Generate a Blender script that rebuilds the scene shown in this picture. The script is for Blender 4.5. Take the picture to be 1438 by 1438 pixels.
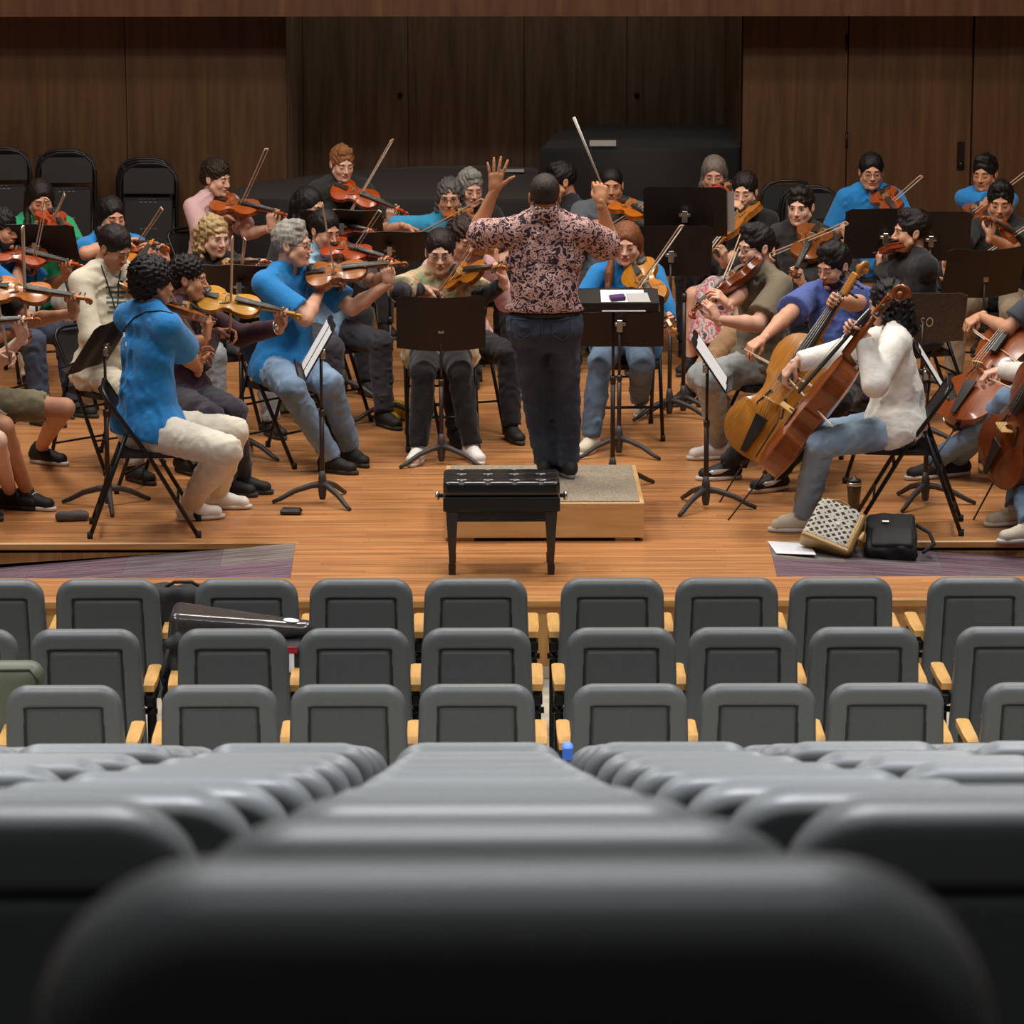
import bpy, math, random
import numpy as np
import openvdb as vdb
from mathutils import Matrix, Vector
for o in list(bpy.data.objects): bpy.data.objects.remove(o, do_unlink=True)
S = bpy.context.scene; COL = S.collection
PI = math.pi; R = math.radians
random.seed(7)
# ------------------------------------------------------------------ camera
FPX = 5240.0; CAMZ = 4.25; PITCH = R(12.15); YAW = R(0.655)
FW = np.array([math.sin(YAW)*math.cos(PITCH), math.cos(YAW)*math.cos(PITCH), -math.sin(PITCH)])
RT = np.array([math.cos(YAW), -math.sin(YAW), 0.0]); UP = np.cross(RT, FW)
CP = np.array([0.0, 0.0, CAMZ])
cam = bpy.data.cameras.new('camera'); cam.sensor_width = 36; cam.lens = 36*FPX/1438
cam.dof.use_dof = True; cam.dof.focus_distance = 20.0; cam.dof.aperture_fstop = 11.0
cam.clip_end = 200; cam.clip_start = 0.05
co = bpy.data.objects.new('camera', cam); COL.objects.link(co); S.camera = co
co.matrix_world = Matrix(((RT[0], UP[0], -FW[0], 0), (RT[1], UP[1], -FW[1], 0), (RT[2], UP[2], -FW[2], CAMZ), (0, 0, 0, 1)))
# ------------------------------------------------------------------ light and exposure
S.view_settings.view_transform = 'Standard'; S.view_settings.look = 'None'
S.view_settings.gamma = 1; S.view_settings.use_curve_mapping = False; S.view_settings.exposure = 0.0
w = bpy.data.worlds.new('world'); S.world = w; w.use_nodes = True
w.node_tree.nodes['Background'].inputs[0].default_value = (0.9, 0.93, 1.0, 1); w.node_tree.nodes['Background'].inputs[1].default_value = 0.03
def area(name, loc, rot, sx, sy, power, col):
    l = bpy.data.lights.new(name, 'AREA'); l.shape = 'RECTANGLE'; l.size = sx; l.size_y = sy; l.energy = power; l.color = col
    o = bpy.data.objects.new(name, l); COL.objects.link(o); o.location = loc; o.rotation_euler = [R(a) for a in rot]; return o
WARM = (1.0, 0.93, 0.84); NEUT = (0.97, 0.98, 1.0)
for (x, y, e) in [(-3.2, 20.2, 150), (0, 19.8, 165), (3.2, 20.2, 150), (-3.2, 22.8, 85), (0.2, 22.8, 75), (3.2, 22.8, 85)]:
    area('stage_light', (x, y, 6.6), (8 if y < 22 else 4, 0, 0), 1.3, 0.7, e, WARM)
for (x, y, e) in [(-3.4, 17.2, 300), (3.4, 17.2, 300), (-3.2, 12.2, 520), (3.2, 12.2, 520), (-2.8, 8.6, 620), (2.8, 8.6, 620), (0, 5.4, 560), (0, 1.2, 300)]:
    hl = area('house_light', (x, y, 7.2), (0, 0, 0), 2.2, 0.9, e*.5, NEUT)
    if y < 13: hl.data.spread = R(110 if y > 2 else 170); hl.data.energy *= .62 if y > 2 else .2
# ------------------------------------------------------------------ geometry helpers
def V(*a): return np.array(a if len(a) > 1 else a[0], float)
def nz(v):
    v = np.asarray(v, float); n = np.linalg.norm(v); return v/n if n > 1e-9 else v
def ray(px, py): return FW + RT*((px-719)/FPX) - UP*((py-719)/FPX)
def at(px, py, Y): r = ray(px, py); return CP + r*(Y/r[1])
def atz(px, py, z=0.0): r = ray(px, py); return CP + r*((z-CAMZ)/r[2])
def atd(px, py, d): return CP + ray(px, py)*d
def dep(p): return float(np.dot(np.asarray(p)-CP, FW))
def proj(p):
    q = np.asarray(p)-CP; d = np.dot(q, FW); return V(719+FPX*np.dot(q, RT)/d, 719-FPX*np.dot(q, UP)/d)
def solve_len(a, px, py, L, far):
    """point on the sight line through the pixel at distance L from a (far or near solution)"""
    r = nz(ray(px, py)); oc = CP-a; b = np.dot(oc, r); c = np.dot(oc, oc)-L*L; disc = b*b-c
    if disc < 0: t = -b
    else: t = -b + (math.sqrt(disc) if far else -math.sqrt(disc))
    p = CP+r*t; return a+nz(p-a)*L
def frame(y, z):
    y = nz(y); z = np.asarray(z, float); z = nz(z-y*np.dot(y, z)); x = np.cross(y, z); return x, y, z
def mat4(x, y, z, o): return Matrix(((x[0], y[0], z[0], o[0]), (x[1], y[1], z[1], o[1]), (x[2], y[2], z[2], o[2]), (0, 0, 0, 1)))
# ------------------------------------------------------------------ mesh building
class MB:
    def __init__(s): s.v = []; s.f = []; s.m = []; s.sm = []
    def add(s, vs, fs, m=0, smooth=True):
        b = len(s.v); s.v += [tuple(map(float, p)) for p in vs]
        for f in fs: s.f.append(tuple(i+b for i in f)); s.m.append(m); s.sm.append(smooth)
        return s
    def box(s, c, size, m=0, rot=None, bev=0.0):
        hx, hy, hz = size[0]/2, size[1]/2, size[2]/2; c = V(c)
        if bev <= 0:
            P = [V(x*hx, y*hy, z*hz) for x in (-1, 1) for y in (-1, 1) for z in (-1, 1)]
            F_ = [(0, 1, 3, 2), (4, 6, 7, 5), (0, 4, 5, 1), (2, 3, 7, 6), (0, 2, 6, 4), (1, 5, 7, 3)]
        else:
            b = min(bev, hx*.9, hy*.9, hz*.9); P = []; idx = {}
            for x in (-1, 1):
                for y in (-1, 1):
                    for z in (-1, 1):
                        for ax in range(3):
                            q = V(x*(hx-b), y*(hy-b), z*(hz-b)); q[ax] = (x, y, z)[ax]*(hx, hy, hz)[ax]
                            idx[(x, y, z, ax)] = len(P); P.append(q)
            F_ = []
            for ax in range(3):
                o1, o2 = [k for k in range(3) if k != ax]
                for sg in (-1, 1):
                    q = []
                    for a_, b_ in ((-1, -1), (1, -1), (1, 1), (-1, 1)):
                        t = [0, 0, 0]; t[ax] = sg; t[o1] = a_; t[o2] = b_; q.append(idx[(t[0], t[1], t[2], ax)])
                    n = np.cross(P[q[1]]-P[q[0]], P[q[2]]-P[q[0]]); F_.append(tuple(q if n[ax]*sg > 0 else q[::-1]))
            for ax in range(3):
                o1, o2 = [k for k in range(3) if k != ax]
                for a_ in (-1, 1):
                    for b_ in (-1, 1):
                        q = []
                        for e, k in ((-1, o1), (1, o1), (1, o2), (-1, o2)):
                            t = [0, 0, 0]; t[ax] = e; t[o1] = a_; t[o2] = b_; q.append(idx[(t[0], t[1], t[2], k)])
                        cen = sum(P[i] for i in q)/4; n = np.cross(P[q[1]]-P[q[0]], P[q[2]]-P[q[0]])
                        F_.append(tuple(q if np.dot(n, cen*V([0 if k == ax else 1 for k in range(3)])) > 0 else q[::-1]))
            for x in (-1, 1):
                for y in (-1, 1):
                    for z in (-1, 1):
                        q = [idx[(x, y, z, k)] for k in range(3)]; n = np.cross(P[q[1]]-P[q[0]], P[q[2]]-P[q[0]])
                        F_.append(tuple(q if np.dot(n, V(x, y, z)) > 0 else q[::-1]))
        if rot is not None: P = [rot@p for p in P]
        return s.add([p+c for p in P], F_, m, False)
    def tube(s, pts, r, n=8, m=0, closed=False, cap=True):
        pts = [V(p) for p in pts]; k = len(pts); rr = r if hasattr(r, '__len__') else [r]*k
        up = V(0, 0, 1); vs = []; fs = []; prev = None
        for i in range(k):
            if closed: t = nz(pts[(i+1) % k]-pts[i-1])
            else: t = nz(pts[min(i+1, k-1)]-pts[max(i-1, 0)])
            if prev is None:
                a = up if abs(t[2]) < .9 else V(1, 0, 0); u = nz(np.cross(a, t))
            else: u = nz(prev-t*np.dot(prev, t))
            prev = u; v = np.cross(t, u)
            for j in range(n):
                a = 2*PI*j/n; vs.append(pts[i]+(u*math.cos(a)+v*math.sin(a))*rr[i])
        for i in range(k if closed else k-1):
            for j in range(n):
                a = i*n+j; b = i*n+(j+1) % n; c = ((i+1) % k)*n+(j+1) % n; d = ((i+1) % k)*n+j; fs.append((a, b, c, d))
        if cap and not closed: fs += [tuple(range(n))[::-1], tuple(range((k-1)*n, k*n))]
        return s.add(vs, fs, m)
    def lathe(s, prof, c=(0, 0, 0), n=16, m=0, axis=2):
        vs = []; fs = []; c = V(c)
        for (r, z) in prof:
            for j in range(n):
                a = 2*PI*j/n; p = [r*math.cos(a), r*math.sin(a), z]
                if axis == 1: p = [p[0], p[2], -p[1]]
                if axis == 0: p = [p[2], p[0], p[1]]
                vs.append(V(p)+c)
        for i in range(len(prof)-1):
            for j in range(n): fs.append((i*n+j, i*n+(j+1) % n, (i+1)*n+(j+1) % n, (i+1)*n+j))
        fs += [tuple(range(n))[::-1], tuple(range((len(prof)-1)*n, len(prof)*n))]
        return s.add(vs, fs, m)
    def sph(s, c, r, n=10, m=0, sc=(1, 1, 1), rot=None):
        prof = [(math.sin(PI*i/n)*r+1e-5, -math.cos(PI*i/n)*r) for i in range(n+1)]; vs = []; fs = []; k = n+2
        for (q, z) in prof:
            for j in range(k):
                a = 2*PI*j/k; p = V(q*math.cos(a)*sc[0], q*math.sin(a)*sc[1], z*sc[2])
                if rot is not None: p = rot@p
                vs.append(p+V(c))
        for i in range(n):
            for j in range(k): fs.append((i*k+j, i*k+(j+1) % k, (i+1)*k+(j+1) % k, (i+1)*k+j))
        return s.add(vs, fs, m)
    def prism(s, poly, h, m=0, X=(1, 0, 0), Y=(0, 1, 0), O=(0, 0, 0)):
        X = V(X); Y = V(Y); Z = nz(np.cross(X, Y)); O = V(O); n = len(poly)
        vs = [O+X*p[0]+Y*p[1] for p in poly]+[O+X*p[0]+Y*p[1]+Z*h for p in poly]
        fs = [tuple(range(n))[::-1], tuple(range(n, 2*n))]+[(i, (i+1) % n, n+(i+1) % n, n+i) for i in range(n)]
        return s.add(vs, fs, m, False)
    def xf(s, Rm=None, t=None):
        a = np.array(s.v)
        if Rm is not None: a = a@np.asarray(Rm).T
        if t is not None: a = a+V(t)
        s.v = [tuple(p) for p in a]; return s
    def me(s, name):
        me = bpy.data.meshes.new(name); me.from_pydata(s.v, [], s.f)
        me.polygons.foreach_set('use_smooth', s.sm); me.polygons.foreach_set('material_index', s.m); me.update(); return me
def link(name, me, mats=None, parent=None, loc=None):
    if isinstance(me, MB): me = me.me(name)
    o = bpy.data.objects.new(name, me); COL.objects.link(o)
    if mats is not None and not me.materials:
        for m in (mats if isinstance(mats, (list, tuple)) else [mats]): me.materials.append(m)
    if parent is not None: o.parent = parent
    if loc is not None: o.location = [float(a) for a in loc]
    return o
def empty(name, M=None):
    o = bpy.data.objects.new(name, None); COL.objects.link(o); o.empty_display_size = .1
    if M is not None: o.matrix_world = M
    return o
def tag(o, label, cat, group=None):
    o['label'] = label; o['category'] = cat
    if group: o['group'] = group
    return o
def struct(o): o['kind'] = 'structure'; return o
def stuff(o): o['kind'] = 'stuff'; return o
def dup(root):
    r = root.copy(); COL.objects.link(r)
    for ch in root.children:
        c = ch.copy(); COL.objects.link(c); c.parent = r; c.matrix_parent_inverse = ch.matrix_parent_inverse.copy()
        for g in ch.children:
            d = g.copy(); COL.objects.link(d); d.parent = c
    return r
# ------------------------------------------------------------------ distance-field modelling
class SDF:
    def __init__(s, lo, hi, v):
        s.v = v; s.o = np.floor(np.asarray(lo)/v)*v-3*v; n = np.ceil((np.asarray(hi)-s.o)/v).astype(int)+4
        s.n = n; s.a = np.full(n, 0.3, np.float32)
    def reg(s, lo, hi):
        i0 = np.clip(np.floor((lo-s.o)/s.v).astype(int), 0, s.n-1); i1 = np.clip(np.ceil((hi-s.o)/s.v).astype(int)+1, i0+1, s.n)
        sl = tuple(slice(a, b) for a, b in zip(i0, i1))
        g = [(np.arange(i0[k], i1[k], dtype=np.float32)*s.v+s.o[k]).reshape([-1 if j == k else 1 for j in range(3)]) for k in range(3)]
        return sl, g
    def comb(s, sl, d, k, op):
        a = s.a[sl]; k = max(k, 1e-4)
        if op == 'add': h = np.maximum(k-np.abs(a-d), 0)/k; s.a[sl] = np.minimum(a, d)-h*h*k*.25
        elif op == 'sub': d = -d; h = np.maximum(k-np.abs(a-d), 0)/k; s.a[sl] = np.maximum(a, d)+h*h*k*.25
    def cap(s, a, b, ra, rb, k=.02, flat=None, op='add', cut=(False, False)):
        """tapered capsule; flat=(n,q): squeezed by q along n; cut: flat ends"""
        a = V(a); b = V(b); m = max(ra, rb)+k+3*s.v; lo = np.minimum(a, b)-m; hi = np.maximum(a, b)+m; sl, g = s.reg(lo, hi)
        ab = b-a; L2 = max(float(ab@ab), 1e-9); L = math.sqrt(L2)
        p = [g[i]-a[i] for i in range(3)]
        t = (p[0]*ab[0]+p[1]*ab[1]+p[2]*ab[2])/L2; tc = np.clip(t, 0, 1)
        q = [p[i]-tc*ab[i] for i in range(3)]; d2 = q[0]**2+q[1]**2+q[2]**2
        if flat is not None:
            n, f = flat; dn = q[0]*n[0]+q[1]*n[1]+q[2]*n[2]; d2 = d2+dn*dn*(f*f-1)
        d = np.sqrt(d2)-(ra+(rb-ra)*tc)
        if flat is not None: d = d*.85
        if cut[0]: d = np.maximum(d, -t*L)
        if cut[1]: d = np.maximum(d, (t-1)*L)
        s.comb(sl, d, k, op); return s
    def ell(s, c, r, M=None, k=.02, op='add'):
        c = V(c); r = V(r); m = max(r)+k+3*s.v; sl, g = s.reg(c-m, c+m); p = [g[i]-c[i] for i in range(3)]
        if M is not None: p = [p[0]*M[i][0]+p[1]*M[i][1]+p[2]*M[i][2] for i in range(3)]
        k0 = np.sqrt((p[0]/r[0])**2+(p[1]/r[1])**2+(p[2]/r[2])**2); k1 = np.sqrt((p[0]/r[0]**2)**2+(p[1]/r[1]**2)**2+(p[2]/r[2]**2)**2)+1e-6
        s.comb(sl, k0*(k0-1)/k1, k, op); return s
    def cutplane(s, c, n, k=.004, lo=None, hi=None):
        """remove everything on the +n side (inside the box lo..hi if given)"""
        lo = s.o if lo is None else lo; hi = s.o+s.n*s.v if hi is None else hi
        sl, g = s.reg(np.asarray(lo, float), np.asarray(hi, float)); n = nz(n)
        d = -((g[0]-c[0])*n[0]+(g[1]-c[1])*n[1]+(g[2]-c[2])*n[2]); d = np.broadcast_to(d, s.a[sl].shape)
        s.comb(sl, d, k, 'sub'); return s
    def noise(s, amp, sc, seed=0, n=5, aniso=(1, 1, 1)):
        rs = np.random.RandomState(seed); sl, g = s.reg(s.o, s.o+s.n*s.v); t = 0
        for i in range(n):
            kx = nz(rs.normal(size=3))*V(aniso)*2*PI/(sc*rs.uniform(.6, 1.5)); t = t+np.sin(g[0]*kx[0]+g[1]*kx[1]+g[2]*kx[2]+rs.uniform(0, 6.28)).astype(np.float32)
        s.a += (amp/math.sqrt(n))*t; return s
    def folds(s, amp, sc, seed=0):
        """cloth creases: ridged waves with random directions, sharp in the valleys"""
        rs = np.random.RandomState(seed); sl, g = s.reg(s.o, s.o+s.n*s.v); t = 0; w = 0
        for i in range(3): kx = rs.normal(size=3)*2*PI/(sc*2.2); w = w+np.sin(g[0]*kx[0]+g[1]*kx[1]+g[2]*kx[2]+rs.uniform(0, 6.28)).astype(np.float32)
        for i in range(4):
            kx = nz(rs.normal(size=3)*V(.8, .8, 1.2))*2*PI/(sc*rs.uniform(.55, 1.5)); t = t+(np.abs(np.sin(.5*(g[0]*kx[0]+g[1]*kx[1]+g[2]*kx[2])+w*.9+rs.uniform(0, 6.28)))**.8-.6).astype(np.float32)
        s.a += (amp/2)*t; return s
    def out(s, adapt=0.0):
        G = vdb.FloatGrid(0.3); G.copyFromArray(np.ascontiguousarray(s.a)); p, t, q = G.convertToPolygons(isovalue=0.0, adaptivity=adapt)
        return (np.asarray(p, float)*s.v+s.o, np.asarray(t, int).reshape(-1, 3)[:, ::-1], np.asarray(q, int).reshape(-1, 4)[:, ::-1])
def joinmesh(name, parts, origin=(0, 0, 0)):
    """parts: (verts, tris, quads, material index or array pair)"""
    Vs = []; L = []; LT = []; MI = []; b = 0
    for v, t, q, m in parts:
        Vs.append(v-V(origin)); 
        if len(t): L.append((t+b).ravel()); LT.append(np.full(len(t), 3))
        if len(q): L.append((q+b).ravel()); LT.append(np.full(len(q), 4))
        if isinstance(m, tuple): MI += [m[0], m[1]]
        else: MI.append(np.full(len(t)+len(q), m))
        b += len(v)
    Vs = np.concatenate(Vs); L = np.concatenate(L); LT = np.concatenate(LT); MI = np.concatenate(MI)
    me = bpy.data.meshes.new(name); me.vertices.add(len(Vs)); me.vertices.foreach_set('co', Vs.astype(np.float32).ravel())
    me.loops.add(len(L)); me.loops.foreach_set('vertex_index', L.astype(np.int32))
    me.polygons.add(len(LT)); me.polygons.foreach_set('loop_start', np.concatenate([[0], np.cumsum(LT)[:-1]]).astype(np.int32))
    me.polygons.foreach_set('loop_total', LT.astype(np.int32)); me.polygons.foreach_set('material_index', MI.astype(np.int32))
    me.polygons.foreach_set('use_smooth', np.ones(len(LT), bool)); me.update(calc_edges=True); me.validate(); return me
def mbpart(mb, m=0):
    t = [f for f in mb.f if len(f) == 3]; q = [f for f in mb.f if len(f) == 4]
    for f in mb.f:
        if len(f) > 4: t += [(f[0], f[i], f[i+1]) for i in range(1, len(f)-1)]
    return (np.array(mb.v, float), np.array(t, int).reshape(-1, 3), np.array(q, int).reshape(-1, 4), m)
# ------------------------------------------------------------------ materials
_M = {}
def mat(name, col=(.5, .5, .5), rough=.5, metal=0.0, spec=.5, coat=0.0, noise=None, bump=None, sheen=0, sss=0, alpha=None, trans=0):
    """noise=(scale, strength, stretch) multiplies the colour; bump=(scale, strength, stretch)"""
    if name in _M: return _M[name]
    m = bpy.data.materials.new(name); m.use_nodes = True; nt = m.node_tree; b = nt.nodes['Principled BSDF']; _M[name] = m
    c = tuple(col)+(1,); b.inputs['Base Color'].default_value = c; b.inputs['Roughness'].default_value = rough
    b.inputs['Metallic'].default_value = metal; b.inputs['Specular IOR Level'].default_value = spec
    if coat: b.inputs['Coat Weight'].default_value = coat; b.inputs['Coat Roughness'].default_value = .12
    if sheen: b.inputs['Sheen Weight'].default_value = sheen
    if sss: b.inputs['Subsurface Weight'].default_value = sss; b.inputs['Subsurface Radius'].default_value = (.012, .005, .003); b.inputs['Subsurface Scale'].default_value = 1
    if trans: b.inputs['Transmission Weight'].default_value = trans
    tc = nt.nodes.new('ShaderNodeTexCoord')
    def nz_(scale, stretch, det=4):
        mp = nt.nodes.new('ShaderNodeMapping'); nt.links.new(tc.outputs['Object'], mp.inputs[0]); mp.inputs['Scale'].default_value = stretch
        n = nt.nodes.new('ShaderNodeTexNoise'); n.inputs['Scale'].default_value = scale; n.inputs['Detail'].default_value = det
        nt.links.new(mp.outputs[0], n.inputs['Vector']); return n
    if noise:
        n = nz_(noise[0], noise[2] if len(noise) > 2 else (1, 1, 1)); rmp = nt.nodes.new('ShaderNodeMapRange')
        rmp.inputs['From Min'].default_value = .3; rmp.inputs['From Max'].default_value = .7; rmp.inputs['To Min'].default_value = 1-noise[1]; rmp.inputs['To Max'].default_value = 1+noise[1]
        nt.links.new(n.outputs['Fac'], rmp.inputs['Value']); mx = nt.nodes.new('ShaderNodeMix'); mx.data_type = 'RGBA'; mx.blend_type = 'MULTIPLY'; mx.inputs['Factor'].default_value = 1
        mx.inputs[6].default_value = c; nt.links.new(rmp.outputs[0], mx.inputs[7]); nt.links.new(mx.outputs[2], b.inputs['Base Color'])
    if bump:
        n = nz_(bump[0], bump[2] if len(bump) > 2 else (1, 1, 1), 3); bp = nt.nodes.new('ShaderNodeBump'); bp.inputs['Strength'].default_value = bump[1]; bp.inputs['Distance'].default_value = .01
        nt.links.new(n.outputs['Fac'], bp.inputs['Height']); nt.links.new(bp.outputs[0], b.inputs['Normal'])
    return m
def rampmat(name, stops, scale, stretch=(1, 1, 1), rough=.5, det=5, dist=0.0, coat=0, coord='Object', bump=0, tex='NOISE', rnd=None, spec=.5):
    """colour ramp over a stretched noise / voronoi; rnd=(sx,sy,sz,amount) adds per-board brightness"""
    if name in _M: return _M[name]
    m = bpy.data.materials.new(name); m.use_nodes = True; nt = m.node_tree; b = nt.nodes['Principled BSDF']; _M[name] = m
    b.inputs['Roughness'].default_value = rough; b.inputs['Specular IOR Level'].default_value = spec
    if coat: b.inputs['Coat Weight'].default_value = coat; b.inputs['Coat Roughness'].default_value = .2
    tc = nt.nodes.new('ShaderNodeTexCoord'); mp = nt.nodes.new('ShaderNodeMapping'); nt.links.new(tc.outputs[coord], mp.inputs[0]); mp.inputs['Scale'].default_value = stretch
    if tex == 'NOISE':
        n = nt.nodes.new('ShaderNodeTexNoise'); n.inputs['Detail'].default_value = det; n.inputs['Distortion'].default_value = dist; o = n.outputs['Fac']
    else: n = nt.nodes.new('ShaderNodeTexVoronoi'); n.inputs['Randomness'].default_value = 1.0; o = n.outputs['Distance']
    n.inputs['Scale'].default_value = scale; nt.links.new(mp.outputs[0], n.inputs['Vector'])
    rp = nt.nodes.new('ShaderNodeValToRGB'); el = rp.color_ramp.elements
    el[0].position = stops[0][0]; el[0].color = tuple(stops[0][1])+(1,); el[1].position = stops[-1][0]; el[1].color = tuple(stops[-1][1])+(1,)
    for p, c in stops[1:-1]: e = el.new(p); e.color = tuple(c)+(1,)
    nt.links.new(o, rp.inputs[0]); out = rp.outputs[0]
    if rnd:
        m2 = nt.nodes.new('ShaderNodeMapping'); nt.links.new(tc.outputs[coord], m2.inputs[0]); m2.inputs['Scale'].default_value = rnd[:3]
        br = nt.nodes.new('ShaderNodeTexBrick'); nt.links.new(m2.outputs[0], br.inputs['Vector']); br.inputs['Scale'].default_value = 1
        br.inputs['Color1'].default_value = (1-rnd[3],)*3+(1,); br.inputs['Color2'].default_value = (1+rnd[3],)*3+(1,); br.inputs['Mortar'].default_value = (.42, .36, .3, 1)
        br.inputs['Mortar Size'].default_value = rnd[4] if len(rnd) > 4 else .012; br.inputs['Mortar Smooth'].default_value = .3; br.inputs['Brick Width'].default_value = 1; br.inputs['Row Height'].default_value = 1
        mx = nt.nodes.new('ShaderNodeMix'); mx.data_type = 'RGBA'; mx.blend_type = 'MULTIPLY'; mx.inputs['Factor'].default_value = 1
        nt.links.new(out, mx.inputs[6]); nt.links.new(br.outputs[0], mx.inputs[7]); out = mx.outputs[2]
    nt.links.new(out, b.inputs['Base Color'])
    if bump:
        bp = nt.nodes.new('ShaderNodeBump'); bp.inputs['Strength'].default_value = bump; bp.inputs['Distance'].default_value = .01
        nt.links.new(o, bp.inputs['Height']); nt.links.new(bp.outputs[0], b.inputs['Normal'])
    return m
def boards(name, stops, wd=.057, ln=1.3, amt=.14):
    m = rampmat(name, stops, 2.6, (.6, 11, 1), .34, 6, .25, coat=.12, bump=.02); nt = m.node_tree; b = nt.nodes['Principled BSDF']; L = nt.links; N = nt.nodes
    def mth(op, a, b_=None, c_=None):
        n = N.new('ShaderNodeMath'); n.operation = op
        for i, q in enumerate((a, b_, c_)):
            if q is None: continue
            if isinstance(q, (int, float)): n.inputs[i].default_value = q
            else: L.new(q, n.inputs[i])
        return n.outputs[0]
    tc = N.new('ShaderNodeTexCoord'); sp = N.new('ShaderNodeSeparateXYZ'); L.new(tc.outputs['Object'], sp.inputs[0])
    yy = mth('MULTIPLY', sp.outputs[1], 1/wd); yi = mth('FLOOR', yy); w1 = N.new('ShaderNodeTexWhiteNoise'); w1.noise_dimensions = '1D'; L.new(yi, w1.inputs['W'])
    xx = mth('MULTIPLY_ADD', sp.outputs[0], 1/ln, mth('MULTIPLY', w1.outputs['Value'], 9.0)); xi = mth('FLOOR', xx)
    cb = N.new('ShaderNodeCombineXYZ'); L.new(yi, cb.inputs[0]); L.new(xi, cb.inputs[1]); w2 = N.new('ShaderNodeTexWhiteNoise'); w2.noise_dimensions = '2D'; L.new(cb.outputs[0], w2.inputs['Vector'])
    br = mth('MULTIPLY_ADD', w2.outputs['Value'], 2*amt, 1-amt)
    fy = mth('FRACT', yy); e = mth('LESS_THAN', fy, .05); fx = mth('FRACT', xx); e2 = mth('LESS_THAN', fx, .003); ee = mth('MAXIMUM', e, e2); br = mth('MULTIPLY', br, mth('MULTIPLY_ADD', ee, -.28, 1))
    src = b.inputs['Base Color'].links[0].from_socket; mx = N.new('ShaderNodeMix'); mx.data_type = 'RGBA'; mx.blend_type = 'MULTIPLY'; mx.inputs['Factor'].default_value = 1
    L.new(src, mx.inputs[6]); L.new(br, mx.inputs[7]); L.new(mx.outputs[2], b.inputs['Base Color']); return m
def hexc(h):
    h = h.lstrip('#'); return tuple((int(h[i:i+2], 16)/255)**2.2 for i in (0, 2, 4))
BLACK = mat('black_metal', (.012, .012, .013), .35, .3)
BLACKM = mat('black_matte', (.014, .012, .012), .6)
STEEL = mat('steel', (.6, .58, .52), .3, 1.0)
PAPER = mat('paper', (.82, .83, .86), .8, noise=(30, .04))
RUBBER = mat('rubber', (.01, .01, .01), .8)
# ================================================================== the setting
STAGE_Y = 17.71; AUD_Z = -0.40
WOODF = boards('stage_boards', [(.25, hexc('8f5a36')), (.42, hexc('b27748')), (.6, hexc('c48a59')), (.8, hexc('d29c6a'))])
WOODR = rampmat('oak_veneer', [(.25, hexc('946638')), (.5, hexc('b5824a')), (.8, hexc('cd9a5e'))], 3.0, (9, 1, .8), .45, 6, .6)
WOODW = rampmat('walnut_wall', [(.25, hexc('3e2917')), (.5, hexc('4e3620')), (.8, hexc('5f442b'))], 2.2, (7, 1, .45), .42, 6, .5, coat=.1)
WOODW2 = rampmat('dull_wall', [(.25, hexc('544436')), (.5, hexc('6b5948')), (.8, hexc('84705c'))], 2.2, (7, 1, .45), .5, 6, .5)
WOODB = rampmat('beam_wood', [(.25, hexc('482d1b')), (.5, hexc('583a24')), (.8, hexc('6b4a31'))], 2.2, (6, 1, .6), .42, 6, .4)
DARK = mat('dark_gap', (.012, .008, .006), .9)
def slab(name, lo, hi, m, bev=0.0):
    lo = V(lo); hi = V(hi); c = (lo+hi)/2; mb = MB().box((0, 0, 0), hi-lo, bev=bev); o = link(name, mb, m, loc=c); return o
struct(slab('floor', (-7, STAGE_Y+.04, -.05), (7, 31.2, 0), WOODF))
# keep the sunken ramp wells open: the boards are laid round them
bpy.data.objects.remove(bpy.data.objects['floor'], do_unlink=True)
RB = 18.99; RF = 18.19                      # back and front edge of the carpeted ramps
lx = atz(415, 762)[0]; lx2 = atz(408, 812)[0]; rx = atz(1080, 763)[0]; rx2 = atz(1093, 815)[0]
mb = MB(); T = .05
def quadslab(mb, pts, m=0):
    n = len(pts); b = [(p[0], p[1], -T) for p in pts]; t = [(p[0], p[1], 0) for p in pts]
    mb.add(b+t, [tuple(range(n))[::-1], tuple(range(n, 2*n))]+[(i, (i+1) % n, n+(i+1) % n, n+i) for i in range(n)], m, False)
quadslab(mb, [(-7, RB), (7, RB), (7, 31.2), (-7, 31.2)])
quadslab(mb, [(lx2, RF), (rx2, RF), (rx, RB), (lx, RB)])
quadslab(mb, [(-7, STAGE_Y), (7, STAGE_Y), (7, RF), (-7, RF)])
floor = struct(link('floor', mb, WOODF))
EDGE = rampmat('edge_wood', [(.3, hexc('a5703c')), (.6, hexc('c79257')), (.8, hexc('d8a86c'))], 3.0, (.6, 9, 6), .35, 5, .3)
struct(slab('trim_1', (-7, STAGE_Y-.03, -.035), (7, STAGE_Y+.02, .004), EDGE, .006))
struct(slab('trim_2', (-7, RB-.015, -.035), (lx+.02, RB+.02, .004), EDGE, .006))
struct(slab('trim_3', (rx-.02, RB-.015, -.035), (7, RB+.02, .004), EDGE, .006))
fr = struct(slab('wall_front', (-7, STAGE_Y+.02, AUD_Z), (7, STAGE_Y+.06, -.03), WOODR))
x = -6.6
while x < 7:
    o = link('panel', MB().box((0, 0, 0), (1.18, .014, .33), bev=.004), WOODR, fr, (x+.1, -.026, .005)); x += 1.2
struct(slab('baseboard_front', (-7, STAGE_Y-.0, AUD_Z), (7, STAGE_Y+.02, AUD_Z+.06), mat('base_white', hexc('b9a98d'), .5), .004))
struct(slab('wall_ramp_side', (-7, RB, -.4), (lx, RB+.03, -.03), WOODR)); struct(slab('wall_ramp_side', (rx, RB, -.4), (7, RB+.03, -.03), WOODR))
struct(slab('floor_under', (-7, RF-.02, -.42), (7, RB+.02, -.38), DARK))
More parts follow.
